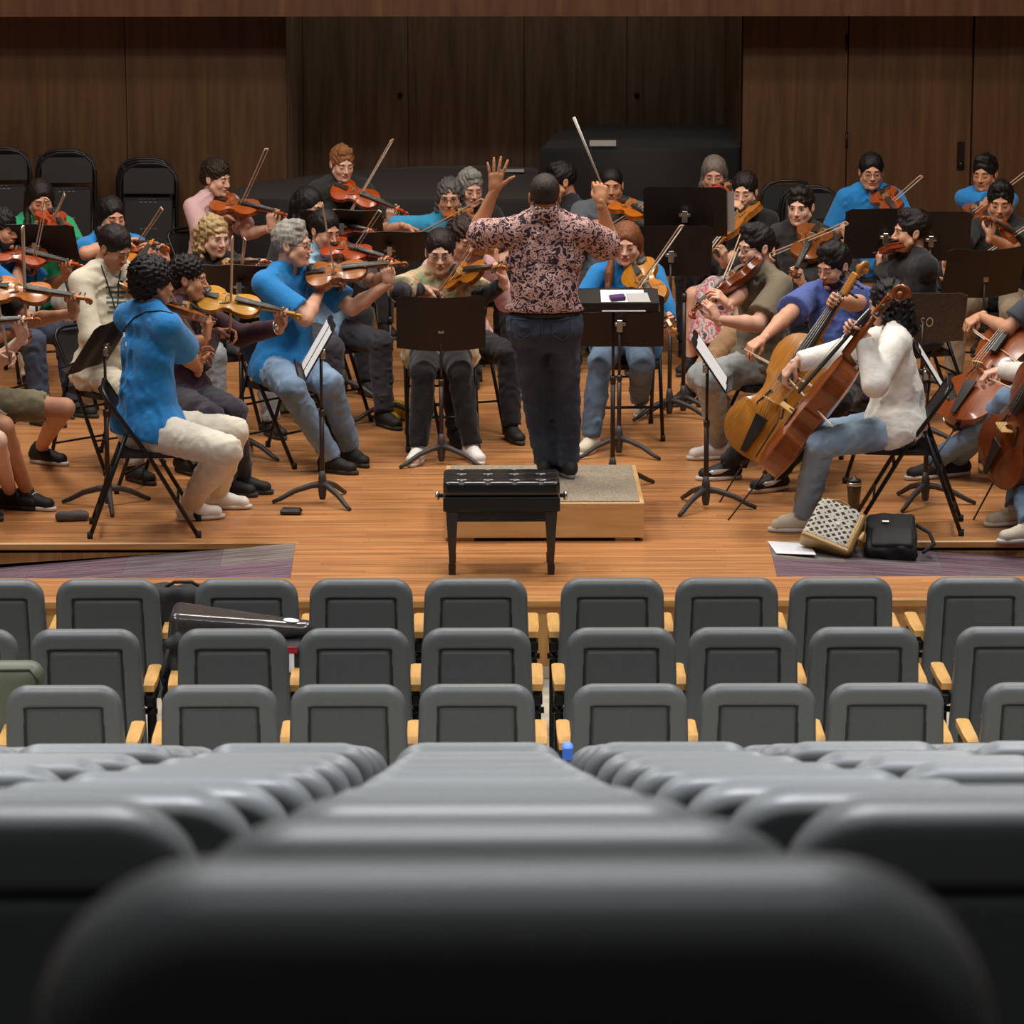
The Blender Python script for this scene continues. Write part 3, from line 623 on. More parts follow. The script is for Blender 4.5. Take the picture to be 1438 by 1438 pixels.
def person(who, top, yaw, hy=None, hp=15, hr=0, ztop=1.30, Y=None, lean=3, hs=1.0, skin='c89272', hair=('short', '1a1412'), shirt=('3a3a3a', 'short'), pants='23262c', pantsmat=None, shoes='black',
           viol=None, bow=None, lh=None, rh=None, knees=None, feet=None, stand=False, base_z=0.0, chair=True, brow=None, glasses=False, beard=None, shorts=False, eyes='down', build=1.0, el=None, er=None,
           shirtmat=None, chairlab=None, label=None, lpose='neck', rpose='bow', hips=None, toe=None, vlab=None, kz=.51, chairoff=(0, 0), sit=.45, vtype='violin', hairln=0., chairyaw=None, chairpos=None, near=26, under=None, skirt=None):
    hp = hp*.55-2; hy = yaw if hy is None else hy; T = basis(yaw, lean); T0 = basis(yaw); r, f, u = T0[:, 0], T0[:, 1], T0[:, 2]
    HB = basis(hy, hp, hr); hairt = {'afro': .04, 'curly': .028, 'bald': .006, 'buzz': .006}.get(hair[0], .013); ht = (.116+hairt)*hs
    if Y is not None: ztop = at(top[0], top[1], Y)[2]
    pz = base_z+(sit+.09 if not stand else .86)
    tp = atz(top[0], top[1], ztop); Hc = tp-V(0, 0, ht)
    neckv = nz(HB[:, 2]*.5+V(0, 0, 1)*.6+HB[:, 1]*.10+f*.16); N = Hc-neckv*(.138 if not stand else .120)*hs-V(0, 0, 0)
    tl = N[2]-pz; Pv = N-(T[:, 2]/T[2, 2])*tl; P = V(Pv[0], Pv[1], pz)
    if hips is not None: P = V(hips[0], hips[1], pz)
    td = nz(N-P); s = tl/(.515 if not stand else .53); s = max(.82, min(1.18, s)); b = build
    sw = .175*b*(.5+.5*s); SL = N-td*.055*s-r*sw; SR = N-td*.055*s+r*sw; hw = .085*b
    HL = P-r*hw; HR = P+r*hw; C = N-td*.20*s; ho = 0
    O = V(P[0], P[1], base_z)
    # instruments first: they set the hands
    viol3 = []
    if viol:
        lab_v = vlab; vt = vtype; L = {'violin': .59, 'viola': .66, 'cello': 1.22}[vt]
        if vt == 'cello':
            A = at(viol['a'][0], viol['a'][1], viol['Y']); B = solve_len(A, viol['b'][0], viol['b'][1], L, viol.get('far', True))
        else:
            est = N-r*.06+f*.095-V(0, 0, .005); A = at(viol['a'][0], viol['a'][1], est[1]+viol.get('dy', 0)); B = solve_len(A, viol['b'][0], viol['b'][1], L, viol.get('far', False))
        D = nz(B-A); x, y, z = frame(D, viol.get('n', (0, -.55, .85)))
        inst = instrument(vt, mat4(x, y, z, A), viol.get('col', 'b8622a'), vlab, viol.get('endpin'))
        if bow:
            sc_ = L/.59 if vt != 'cello' else 1; K = A+D*(bow.get('k', .40)*L)+z*({'violin': .045, 'viola': .05, 'cello': .13}[vt])
            F_, T_ = V(bow['f']), V(bow['t']); Kp = proj(K); dd = T_-F_; Lb = .73; dK = dep(K)
            c = np.linalg.norm(dd)*dK/FPX/Lb; t = float(np.clip(np.dot(Kp-F_, dd)/np.dot(dd, dd), .05, .95)); q = F_+dd*t
            sg = -1 if bow.get('far', False) is False else 1; cc = min(c, 1.0)
            e = nz(dd); bd = nz((RT*e[0]-UP*e[1])*cc+FW*sg*math.sqrt(max(0, 1-cc*cc))); Q = atd(q[0], q[1], dK-.02)
            scl = min(max(c, 1.0), 1.12); Fw = Q-bd*t*Lb*scl; bx, by, bz = frame(bd, z+V(0, -.3, .3)); 
            bo = instrument('bow', mat4(bx*1.0, by*scl, bz, Fw), None, bow.get('lab'))
            G = Fw+bd*.045; 
            if rh is None: rh = ('grip3', G, bd)
        viol3.append(z); G2 = A+z*(.165 if vt == 'cello' else 0)+D*(L*(.79 if vt != 'cello' else viol.get('lhf', .72)))-z*.012
        if lh is None: lh = ('neck3', G2, D)
    def resolve(h, side):
        Sh = SL if side < 0 else SR
        if h is None: return None
        kind = h[0]
        if kind == 'grip3':
            G, ax = h[1], nz(h[2]); to = G-Sh; wv = nz(to-ax*np.dot(to, ax))*.8+V(0, 0, -.6)
            if er is not None: wv = nz(G-at(er[0], er[1], (Sh[1]+G[1])/2-.03))
            wv = nz(wv-ax*np.dot(wv, ax)); m = nz(np.cross(ax, wv))
            if np.dot(m, ax*0+V(0, 0, -1)+f*.4) < 0: m = -m
            W = G-wv*.085-m*.022; return (W, wv, -ax, m, 'bow')
        if kind == 'neck3':
            G, ax = h[1], nz(h[2]); to = G-Sh; wv = nz(to)*.35+V(0, 0, 1)*.9; zz = viol3[0]
            if el is not None: ee = G-at(el[0], el[1], (Sh[1]+G[1])/2); wv = nz(ee)*.6+wv*.5
            if vtype == 'cello': wv = (nz(ee) if el is not None else nz(to))
            wv = nz(wv-ax*np.dot(wv, ax)); m = nz(np.cross(ax, wv))
            if np.dot(m, N-G) < 0: m = -m
            if vtype == 'cello' : 
                m = m if np.dot(m, zz) < 0 else -m
            W = G-wv*.075-m*.028; return (W, wv, -ax, m, 'neck')
        if kind == 'px':          # ('px', (px,py), Y or offset, pose, w dir px end)
            _, p, y_, pose, w_, m_ = h; W = at(p[0], p[1], P[1]+y_); wv = nz(w_); m = nz(m_); return (W, wv, np.cross(m, wv)*(1 if side > 0 else -1), m, pose)
        if kind == 'lap':
            K = P+f*.28+r*side*.07+V(0, 0, .09); return (K-f*.08, f, r*(-side)*-1, V(0, 0, -1), 'flat')
    LHd = resolve(lh or ('lap',), -1); RHd = resolve(rh or ('lap',), 1)
    l1, l2 = .30*(.5+.5*s), .262*(.5+.5*s)
    EL, LWp = ik(SL, LHd[0], l1, l2, -r*.35+V(0, 0, -1)+f*.2, el, (P, C)); ER, RWp = ik(SR, RHd[0], l1, l2, r*.75+V(0, 0, -.7)+f*.15, er, (P, C), near if er is not None and not stand and f[1] < .3 else 0)
    # legs
    if stand:
        A_ = [V(*a) for a in feet]; KN = [(H*.48+A*.52)+f*.02 for H, A in ((HL, A_[0]), (HR, A_[1]))]
    else:
        KN = []; A_ = []
        for i, (sd, H) in enumerate(((-1, HL), (1, HR))):
            if knees and knees[i] is not None: k = atz(knees[i][0], knees[i][1], base_z+kz+.045); K = H+nz(k-H)*min(np.linalg.norm(k-H), .50); K[2] = base_z+kz
            else: K = H+f*.42*(.5+.5*s)+r*sd*.09; K[2] = base_z+kz
            if feet and feet[i] is not None: A = atz(feet[i][0], feet[i][1], base_z+.095)
            else: A = K+f*.03+V(0, 0, -(kz-.1))
            A[2] = base_z+.10; KN.append(K); A_.append(A)
    td_ = [f, f] if toe is None else [V(math.sin(R(t)), -math.cos(R(t)), 0) for t in toe]
    # ---- body: one continuous surface
    allp = np.array([P, N, Hc, SL, SR, EL, ER, LWp, RWp, *KN, *A_]); s_ = SDF(allp.min(0)-.16, allp.max(0)+.16, .0145)
    fl = (f, 1.35)
    def torso(S_, e, k=.04, sleeves=None):
        S_.cap(HL+V(0, 0, .0), HR, .108*b+e, .108*b+e, k, (f, 1.1)); S_.cap(P+td*.04, P+td*.20*s, .130*b+e, .125*b+e, k, fl)
        S_.cap(P+td*.22*s-r*.05, C-r*.06*b, .085*b+e, .105*b+e, k, fl); S_.cap(P+td*.22*s+r*.05, C+r*.06*b, .085*b+e, .105*b+e, k, fl)
        S_.cap(SL+r*.03-td*.012, SR-r*.03-td*.012, .058*b+e*.8, .058*b+e*.8, .04)
        S_.cap(N+td*.045, SL+r*.05+td*.015, .046+e*.5, .045+e*.8, .03); S_.cap(N+td*.045, SR-r*.05+td*.015, .046+e*.5, .045+e*.8, .03)
    torso(s_, -.024)
    nb = Hc-HB[:, 2]*.08*hs-HB[:, 1]*.022; s_.cap(N-td*.03, nb, .058, .052, .02)
    for Sh, E, W in ((SL, EL, LWp), (SR, ER, RWp)):
        s_.cap(Sh, E, .049*b, .040*b, .03); m_ = E+(W-E)*.3; s_.cap(E, m_, .040*b, .041*b, .02); s_.cap(m_, W+(W-E)*.03, .041*b, .0245, .02)
    for H, K, A, t in zip((HL, HR), KN, A_, td_):
        s_.cap(H, K, (.085 if shorts or skirt else .070)*b, .055*b, .03); m_ = K+(A-K)*.3-t*.012; s_.cap(K, m_, .056*b, .056*b, .02); s_.cap(m_, A, .056*b, .036, .02)
        s_.cap(A-V(0, 0, .055)-t*.03, A-V(0, 0, .065)+t*.14, .034, .028, .02)
    v, t, q = s_.out(.03); parts = [(v, t, q, 0)]
    hv, ht_, hq, hm = HEAD; HS = V(hs, hs, hs); parts.append(((hv*HS)@HB.T+Hc, ht_, hq, hm))
    for (W0, wv, a, m, pose), Wp in ((LHd, LWp), (RHd, RWp)):
        hvv, a1, a2 = hand_mesh(Wp, wv, a, m, pose, 1.0); parts.append((hvv, a1, a2, 0))
    ey = MB(); HX = lambda p: HB@(V(p)*hs)+Hc
    for sd in (-1, 1):
        if eyes == 'down': ey.tube([HX((sd*(.0305-.013), .0862, -.006)), HX((sd*.0305, .0895, -.0095)), HX((sd*(.0305+.013), .0835, -.006))], [.0012, .0022, .0012], 5, 3)
        else:
            ey.sph(HX((sd*.0305, .0775, -.001)), .0118*hs, 8, 2, rot=None); ey.sph(HX((sd*.0305, .0862, -.0015)), .0052*hs, 6, 3)
            ey.tube([HX((sd*(.0305-.014), .0850, .002)), HX((sd*.0305, .0905, .0075)), HX((sd*(.0305+.014), .0820, .003))], [.0015, .0024, .0015], 5, 3)
        ey.tube([HX((sd*.013, .0895, .0185)), HX((sd*.030, .0905, .0235)), HX((sd*.048, .0770, .0175))], [.0026, .0036, .0018], 5, 4)
    em = [mbpart(ey)]; fm = np.array(ey.m); 
    tri = [i for i, ff in enumerate(ey.f) if len(ff) == 3]; quad = [i for i, ff in enumerate(ey.f) if len(ff) == 4]
    mt_ = list(fm[tri]); [mt_.extend([ey.m[i]]*(len(ff)-2)) for i, ff in enumerate(ey.f) if len(ff) > 4]
    parts.append((em[0][0], em[0][1], em[0][2], (np.array(mt_, int), fm[quad])))
    hc = brow or hair[1]
    root = link('person', joinmesh('person', parts, O), [skin_mat(skin), lip_mat(skin), EYEW, IRIS, hair_mat(hc)], None, O)
    tag(root, label or who, 'person')
    # hair
    key = (hair[0], hash(who) % 3 if hair[0] in ('afro', 'curly') else 0, hairln)
    key = (hair[0], len(who) % 2, hairln)
    if key not in HAIRC: HAIRC[key] = hair_mesh(hair[0], key[1]+3, hairln)
    a, b1, c1 = HAIRC[key]; link('hair', joinmesh('hair', [((a*hs)@HB.T+Hc, b1, c1, 0)], O), hair_mat(hair[1]), root)
    if beard:
        sb = SDF((-.08, 0, -.13), (.08, .13, .0), .0045); sb.ell((0, .044, -.080), (.0455, .0475, .040), k=.03)
        for qq in (-1, 1): sb.cap((qq*.058, .018, -.045), (qq*.032, .054, -.097), .0235, .0205, .02)
        sb.ell((0, .092, -.050), (.024, .008, .005), k=.004); sb.ell((0, .098, -.062), (.021, .02, .011), k=.003, op='sub'); sb.cutplane((0, .06, -.045), nz(V(0, .35, 1)), .006)
        bv, bt, bq = sb.out(); link('beard', joinmesh('beard', [((bv*hs)@HB.T+Hc, bt, bq, 0)], O), hair_mat(beard), root)
    if glasses:
        g = MB()
        for sd in (-1, 1):
            cc = V(sd*.031, .099, -.002); g.tube([HX(cc+V(.021*math.cos(k*PI/6), 0, .016*math.sin(k*PI/6))) for k in range(12)], .0016, 5, closed=True)
            g.tube([HX((sd*.051, .097, .004)), HX((sd*.078, .06, .004)), HX((sd*.080, -.005, .006))], .0016, 5)
        g.tube([HX((-.010, .099, 0)), HX((0, .102, .003)), HX((.010, .099, 0))], .0016, 5); link('glasses', joinmesh('glasses', [mbpart(g)], O), mat('spectacle_frame', (.02, .02, .025), .3, .5), root)
    # ---- clothes
    def arm_sleeve(S_, Sh, E, W, kind, e):
        if kind == 'short': M_ = Sh+(E-Sh)*.80; S_.cap(Sh, M_, .052*b+e*.5, .064*b+e, .02, cut=(False, True))
        elif kind == 'none': pass
        else:
            S_.cap(Sh, E, .052*b+e*.6, .050*b+e*.5, .02); fr_ = .92 if kind == 'long' else .55; M_ = E+(W-E)*fr_; S_.cap(E, M_, .052*b+e*.5, .038+e*.5, .02, cut=(False, True))
    kind = shirt[1]; e = .014 if len(shirt) < 3 else shirt[2]
    ss = SDF(np.minimum.reduce([P, N, SL, SR, EL, ER, LWp, RWp])-.2, np.maximum.reduce([P, N, SL, SR, EL, ER, LWp, RWp])+.2, .0118)
    torso(ss, e, .045)
    ss.cap(P-td*.03, P+td*.18, .146*b+e, .138*b+e, .03, (f, 1.22)); ss.cap(HL, HR, (.122 if not stand else .108)*b+e, (.122 if not stand else .108)*b+e, .03, (f, 1.06)); ss.cap(P+f*.05*b+td*.02-r*.04, P+f*.05*b+td*.02+r*.04, .105*b+e, .105*b+e, .03); ss.folds(.013, .12, len(who)); ss.folds(.005, .05, len(who)+5)
    ss.cutplane(P-td*(.07 if not stand else -.085)+f*.0, -nz(td+f*(.35 if not stand else 0.0)), .006)
    for Sh, E, W in ((SL, EL, LWp), (SR, ER, RWp)): arm_sleeve(ss, Sh, E, W, kind, e)
    if under:
        for Sh, E, W in ((SL, EL, LWp), (SR, ER, RWp)):
            us = SDF(np.minimum.reduce([Sh, E, W])-.12, np.maximum.reduce([Sh, E, W])+.12, .0105); us.cap(Sh+(E-Sh)*.5, E, .054*b, .053*b, .02, cut=(True, False)); us.cap(E, E+(W-E)*.93, .053*b, .040, .02, cut=(False, True)); us.folds(.008, .07, 3); a1, a2, a3 = us.out(.02)
            link('under_sleeve', joinmesh('under_sleeve', [(a1, a2, a3, 0)], O), cloth(under, under), root)
    nk = N+td*.078; ss.ell(nk+f*(.024 if not stand else .03), (.060, .060, .052), k=.004, op='sub'); ss.cutplane(N+td*(.058 if not stand else .075), nz(td-f*.35), .005, lo=N-.16, hi=N+.16)
    v, t, q = ss.out(.02); sm = shirtmat or cloth(shirt[0], shirt[0])
    so = link('shirt' if kind != 'long' else 'sweater', joinmesh('shirt', [(v, t, q, 0)], O), sm, root); PARTS_[(who, 'shirt')] = (so, O)
    if not skirt:
        ps = SDF(np.minimum.reduce([P, *KN, *A_])-.18, np.maximum.reduce([P, *KN, *A_])+.18, .0132)
        hk = .86 if stand else 1; ps.cap(HL, HR, .120*b*hk, .120*b*hk, .03, (f, 1.06)); ps.cap(P, P+td*.10, .134*b*(hk+.04), .132*b*(hk+.04), .03, (f, 1.2))
        for H, K, A, t_ in zip((HL, HR), KN, A_, td_):
            if shorts: ps.cap(H, H+(K-H)*.80, .096*b, .088*b, .03, cut=(False, True))
            else:
                ps.cap(H, K, .100*b*hk, .076*b, .03); B_ = A-(K-A)*(.02 if not stand else .07); ps.cap(K, B_, .070*b, .060 if not stand else .066, .02, cut=(False, True)); ps.cap(K+(A-K)*.2-t_*.018, A+(K-A)*.3-t_*.01, .068*b, .060, .02)
        ps.folds(.011, .10, len(who)+2); ps.folds(.004, .045, len(who)+8); ps.cutplane(P+td*.13, td, .005)
        v, t, q = ps.out(.02); pm = pantsmat or cloth(pants, pants)
        po = link('trousers' if not shorts else 'shorts', joinmesh('trousers', [(v, t, q, 0)], O), pm, root); PARTS_[(who, 'trousers')] = (po, O)
    else:
        ps = SDF(np.minimum.reduce([P, *KN, *A_])-.18, np.maximum.reduce([P, *KN, *A_])+.18, .0105); ps.cap(HL, HR, .125*b, .125*b, .03); km = (KN[0]+KN[1])/2; am = (A_[0]+A_[1])/2+V(0, 0, .12)
        ps.cap(P, km, .17, .15, .03, (V(0, 0, 1), 1.6)); ps.cap(km, am, .14, .19, .03, (f, 1.3), cut=(False, True)); ps.noise(.006, .09, 4, 5, (1, 1, .3)); v, t, q = ps.out(); link('skirt', joinmesh('skirt', [(v, t, q, 0)], O), pantsmat, root)
    for A, t_ in zip(A_, td_):
        if shoes: shoe_parts(A, t_, SH[shoes], O, root)
    if chair and not stand:
        cp = P+f*.02
        if chairpos: cp = atz(*chairpos)+V(0, .2, 0)
        chair_at(cp[0]+chairoff[0], cp[1]+chairoff[1], yaw if chairyaw is None else chairyaw, chairlab or 'black folding chair under the '+who, base_z)
    PEOPLE[who] = dict(P=P, N=N, Hc=Hc, C=C, r=r, f=f, td=td, O=O, root=root, HB=HB, s=s, SL=SL, SR=SR, EL=EL, ER=ER, KN=KN, A=A_, td_=td_, LW=LWp, RW=RWp)
    print('%-34s Y=%.2f P=(%.2f) s=%.2f ztop=%.2f floorpx=%s kn=%s an=%s armD=%.2f/%.2f' % (who[:34], P[1], P[0], s, ztop, proj(V(P[0], P[1], base_z)).round(), proj(KN[0]).round(), proj(A_[0]).round(), np.linalg.norm(LWp-LHd[0]), np.linalg.norm(RWp-RHd[0])))
    return root
# ================================================================== instruments, stands, chairs
OUTL = [(0, 0), (.003, .06), (.012, .12), (.035, .18), (.07, .228), (.12, .268), (.18, .288), (.24, .288), (.30, .270), (.345, .247), (.362, .243), (.375, .222), (.40, .190), (.44, .165), (.49, .155), (.54, .160), (.585, .178), (.606, .200), (.622, .203), (.65, .208), (.70, .225), (.76, .235), (.82, .233), (.88, .215), (.93, .180), (.965, .135), (.985, .09), (.995, .05), (1, .0)]
def varnish(name, dark=1.0):
    if name in _M: return _M[name]
    m = bpy.data.materials.new(name); m.use_nodes = True; nt = m.node_tree; b = nt.nodes['Principled BSDF']; _M[name] = m
    oi = nt.nodes.new('ShaderNodeObjectInfo'); tc = nt.nodes.new('ShaderNodeTexCoord'); mp = nt.nodes.new('ShaderNodeMapping'); mp.inputs['Scale'].default_value = (14, 1.2, 2)
    n = nt.nodes.new('ShaderNodeTexNoise'); n.inputs['Scale'].default_value = 9; n.inputs['Detail'].default_value = 4; rg = nt.nodes.new('ShaderNodeMapRange'); rg.inputs[1].default_value = .3; rg.inputs[2].default_value = .7; rg.inputs[3].default_value = .72*dark; rg.inputs[4].default_value = 1.18*dark
    mx = nt.nodes.new('ShaderNodeMix'); mx.data_type = 'RGBA'; mx.blend_type = 'MULTIPLY'; mx.inputs['Factor'].default_value = 1
    nt.links.new(tc.outputs['Object'], mp.inputs[0]); nt.links.new(mp.outputs[0], n.inputs['Vector']); nt.links.new(n.outputs['Fac'], rg.inputs[0]); nt.links.new(oi.outputs['Color'], mx.inputs[6]); nt.links.new(rg.outputs[0], mx.inputs[7])
    nt.links.new(mx.outputs[2], b.inputs['Base Color']); b.inputs['Roughness'].default_value = .28; b.inputs['Coat Weight'].default_value = .5; b.inputs['Coat Roughness'].default_value = .1; return m
VAR = varnish('varnish'); VARD = varnish('varnish_ribs', .72); EBONY = mat('ebony', (.022, .020, .019), .4); STRING = mat('string', (.45, .43, .4), .35, .8); BRIDGE = mat('bridge_maple', hexc('c9a469'), .5)
STICK = mat('bow_stick', hexc('caa283'), .3, coat=.3); HAIRB = mat('bow_hair', hexc('d8d2c4'), .6)
def plate(L, z0, arch, sg, over=1.0):
    ts = []
    for i in range(len(OUTL)-1):
        (a, wa), (b, wb) = OUTL[i], OUTL[i+1]; n = 2 if b-a > .03 else 1; ts += [(a+(b-a)*j/n, wa+(wb-wa)*j/n) for j in range(n)]
    ts.append(OUTL[-1]); ns = 12; vs = []; fs = []; n = len(ts)
    for t, wd in ts:
        wd = wd*over
        for j in range(ns+1):
            s = -1+2*j/ns; e = max(0, 1-abs(2*t-1)**6); h = arch*((1-s*s)**1.2)*e; vs.append(V(wd*s*L, t*L, z0+sg*h))
    for i in range(n-1):
        for j in range(ns):
            a = i*(ns+1)+j; q = (a, a+1, a+ns+2, a+ns+1); fs.append(q if sg > 0 else q[::-1])
    return vs, fs, ts
def ribs(L, z0, z1, k=.965):
    vs = []; fs = []; P = [(w*k*L, t*L) for t, w in OUTL]+[(-w*k*L, t*L) for t, w in OUTL[::-1][1:-1]]; n = len(P)
    for (x, y) in P: vs += [V(x, .012*L+y*(1-.024), z0), V(x, .012*L+y*(1-.024), z1)]
    for i in range(n): j = (i+1) % n; fs.append((2*i, 2*j, 2*j+1, 2*i+1))
    return vs, fs
def edge(L, z, h, k=1.0):
    vs = []; fs = []; P = [(w*L*k, t*L) for t, w in OUTL]+[(-w*L*k, t*L) for t, w in OUTL[::-1][1:-1]]; n = len(P)
    for (x, y) in P: vs += [V(x, y, z-h), V(x, y, z)]
    for i in range(n): j = (i+1) % n; fs.append((2*i, 2*j, 2*j+1, 2*i+1))
    return vs, fs
_I = {}
def inst_meshes(kind):
    if kind in _I: return _I[kind]
    D = {}
    if kind == 'bow':
        D['stick'] = (MB().tube([(0, 0, 0), (0, .2, -.003), (0, .45, -.004), (0, .70, .001), (0, .735, .001)], [.0048, .0048, .0042, .0036, .0036], 8).prism([(-.012, 0), (.004, 0), (.010, -.018), (.004, -.024), (-.002, -.022)], .006, X=(0, 1, 0), Y=(0, 0, 1), O=(-.003, .735, 0)), [STICK])
        D['bow_hair'] = (MB().box((0, .39, -.0205), (.010, .70, .0016)), [HAIRB])
        D['frog'] = (MB().box((0, .035, -.013), (.013, .05, .017), bev=.003).tube([(0, -.014, 0), (0, 0, 0)], .0055, 8), [EBONY])
    else:
        L, rb, sc, arch = {'violin': (.356, .030, 1, .014), 'viola': (.405, .036, 1.12, .016), 'cello': (.755, .115, 2.07, .026)}[kind]; th = .004*sc
        b = MB()
        v, f, ts = plate(L, rb, arch, 1); b.add(v, f, 0); v, f, _ = plate(L, 0, arch, -1); b.add(v, f, 0)
        v, f = edge(L, rb, th); b.add(v, f, 0); v, f = edge(L, th, th); b.add(v, f, 0); D['body'] = (b, [VAR])
        v, f = ribs(L, th*.5, rb-th*.5); D['ribs'] = (MB().add(v, f, 0), [VARD])
        ln = 0
        for sg in (-1, 1):
            m = MB(); p = [(.105, .155*0+.37), (.118, .385), (.112, .40), (.098, .43), (.088, .47), (.078, .50), (.066, .515), (.058, .505), (.062, .492)]
            m.tube([(sg*x*L*1.0, (y)*L, rb+arch*(1-(x/.17)**2*.75)+.0008) for x, y in p], [.0018*sc, .0026*sc, .0018*sc, .0022*sc, .0025*sc, .0022*sc, .0018*sc, .0026*sc, .0018*sc], 6)
            D['f_hole'+('' if sg < 0 else '.')] = (m, [EBONY])
        br = .455*L; hb = rb+arch+.030*sc*(1 if kind != 'cello' else 1.15); nb = L*1.365; ny = nb
        D['bridge'] = (MB().prism([(-.020*sc, 0), (-.012*sc, 0), (-.006*sc, .012*sc), (.006*sc, .012*sc), (.012*sc, 0), (.020*sc, 0), (.019*sc, hb-rb-arch), (0, hb-rb-arch+.004*sc), (-.019*sc, hb-rb-arch)], .003*sc, X=(1, 0, 0), Y=(0, 0, 1), O=(0, br, rb+arch*.9)), [BRIDGE])
        D['tailpiece'] = (MB().prism([(-.008*sc, 0), (.008*sc, 0), (.020*sc, .105*sc), (-.020*sc, .105*sc)], .004*sc, X=(1, 0, 0), Y=nz(V(0, 1, .10)), O=(0, .03*L, rb+arch*.7+.004*sc)), [EBONY])
        nz_ = rb+.012*sc; fbz0 = hb-.006*sc
        fb = MB(); y0, y1 = L*.60, ny; z0 = rb+arch+.014*sc; z1 = rb+.010*sc
        fb.add([(-.021*sc, y0, z0), (.021*sc, y0, z0), (.012*sc, y1, z1), (-.012*sc, y1, z1), (-.019*sc, y0, z0+.006*sc), (0, y0, z0+.010*sc), (.019*sc, y0, z0+.006*sc), (.011*sc, y1, z1+.005*sc), (0, y1, z1+.008*sc), (-.011*sc, y1, z1+.005*sc)],
               [(0, 3, 2, 1), (4, 5, 8, 9), (5, 6, 7, 8), (0, 4, 9, 3), (1, 2, 7, 6), (0, 1, 6, 5, 4), (3, 9, 8, 7, 2)], 0, False); D['fingerboard'] = (fb, [EBONY])
        nk = MB().tube([(0, L*.97, rb*.35), (0, L*1.02, rb-.004*sc), (0, ny-.01*sc, rb-.002*sc)], [.016*sc, .012*sc, .0105*sc], 10)
        nk.box((0, ny+.032*sc, rb-.004*sc), (.021*sc, .066*sc, .020*sc), bev=.003*sc); pts = []; rr = []
        for i in range(24):
            a = -PI*.45+i/23*PI*3.4; rad = (.021-.0145*i/23)*sc; pts.append(V(0, ny+.082*sc+rad*math.cos(a), rb-.020*sc+rad*math.sin(a)*1.0)); rr.append((.0075-.002*i/23)*sc)
        nk.tube(pts, rr, 8); nk.tube([(-.016*sc, ny+.082*sc, rb-.020*sc), (.016*sc, ny+.082*sc, rb-.020*sc)], .0085*sc, 8); D['neck_and_scroll'] = (nk, [VAR])
        pg = MB()
        for i in range(4):
            sg = -1 if i % 2 else 1; y = ny+(.012+.014*i)*sc; z = rb-.004*sc; pg.tube([(-sg*.014*sc, y, z), (sg*.030*sc, y, z)], .0030*sc, 6); pg.sph((sg*.034*sc, y, z), .0075*sc, 6, sc=(1, .5, 1))
        D['pegs'] = (pg, [EBONY])
        st = MB()
        for i in range(4):
            x = (-1.5+i)*.0085*sc; x1 = (-1.5+i)*.0045*sc; st.tube([(x*.8, L*.32, rb+arch+.012*sc), (x, br+.001, hb+.003*sc), (x1, ny, z1+.009*sc)], .0007*sc, 4)
        D['strings'] = (st, [STRING])
        if kind != 'cello': D['chin_rest'] = (MB().sph((-.045*sc, .035*sc, rb+.016), .032*sc, 10, sc=(1.0, .85, .22)), [EBONY])
    out = {}
    for k, (mb, ms) in D.items():
        me = mb.me(k); [me.materials.append(x) for x in ms]; out[k] = me
    _I[kind] = out; return out
BOWLABS = []
def instrument(kind, M, col, label, endpin=None):
    D = inst_meshes(kind); root = empty(kind if kind != 'bow' else 'violin_bow', M)
    tag(root, label or kind, kind if kind != 'bow' else 'bow', {'violin': 'violins in the orchestra', 'viola': 'violas in the orchestra', 'cello': 'cellos in the orchestra', 'bow': 'bows in the players\' hands'}[kind])
    for k, me in D.items():
        o = link(k.rstrip('.'), me, None, root)
        if k in ('strings', 'pegs'): o['kind'] = 'stuff'
        if col: h_ = hexc(col); o.color = (h_[0]*.92, h_[1]*(1.30 if h_[1] < h_[0]*.28 else 1.0), h_[2]*1.1, 1)
    if kind == 'cello':
        L = endpin or .35; o = link('endpin', MB().tube([(0, .01, .055), (0, -.03, .055)], .014, 8).tube([(0, 0, .055), (0, -L, .055)], .005, 6), EBONY, root)
    return root
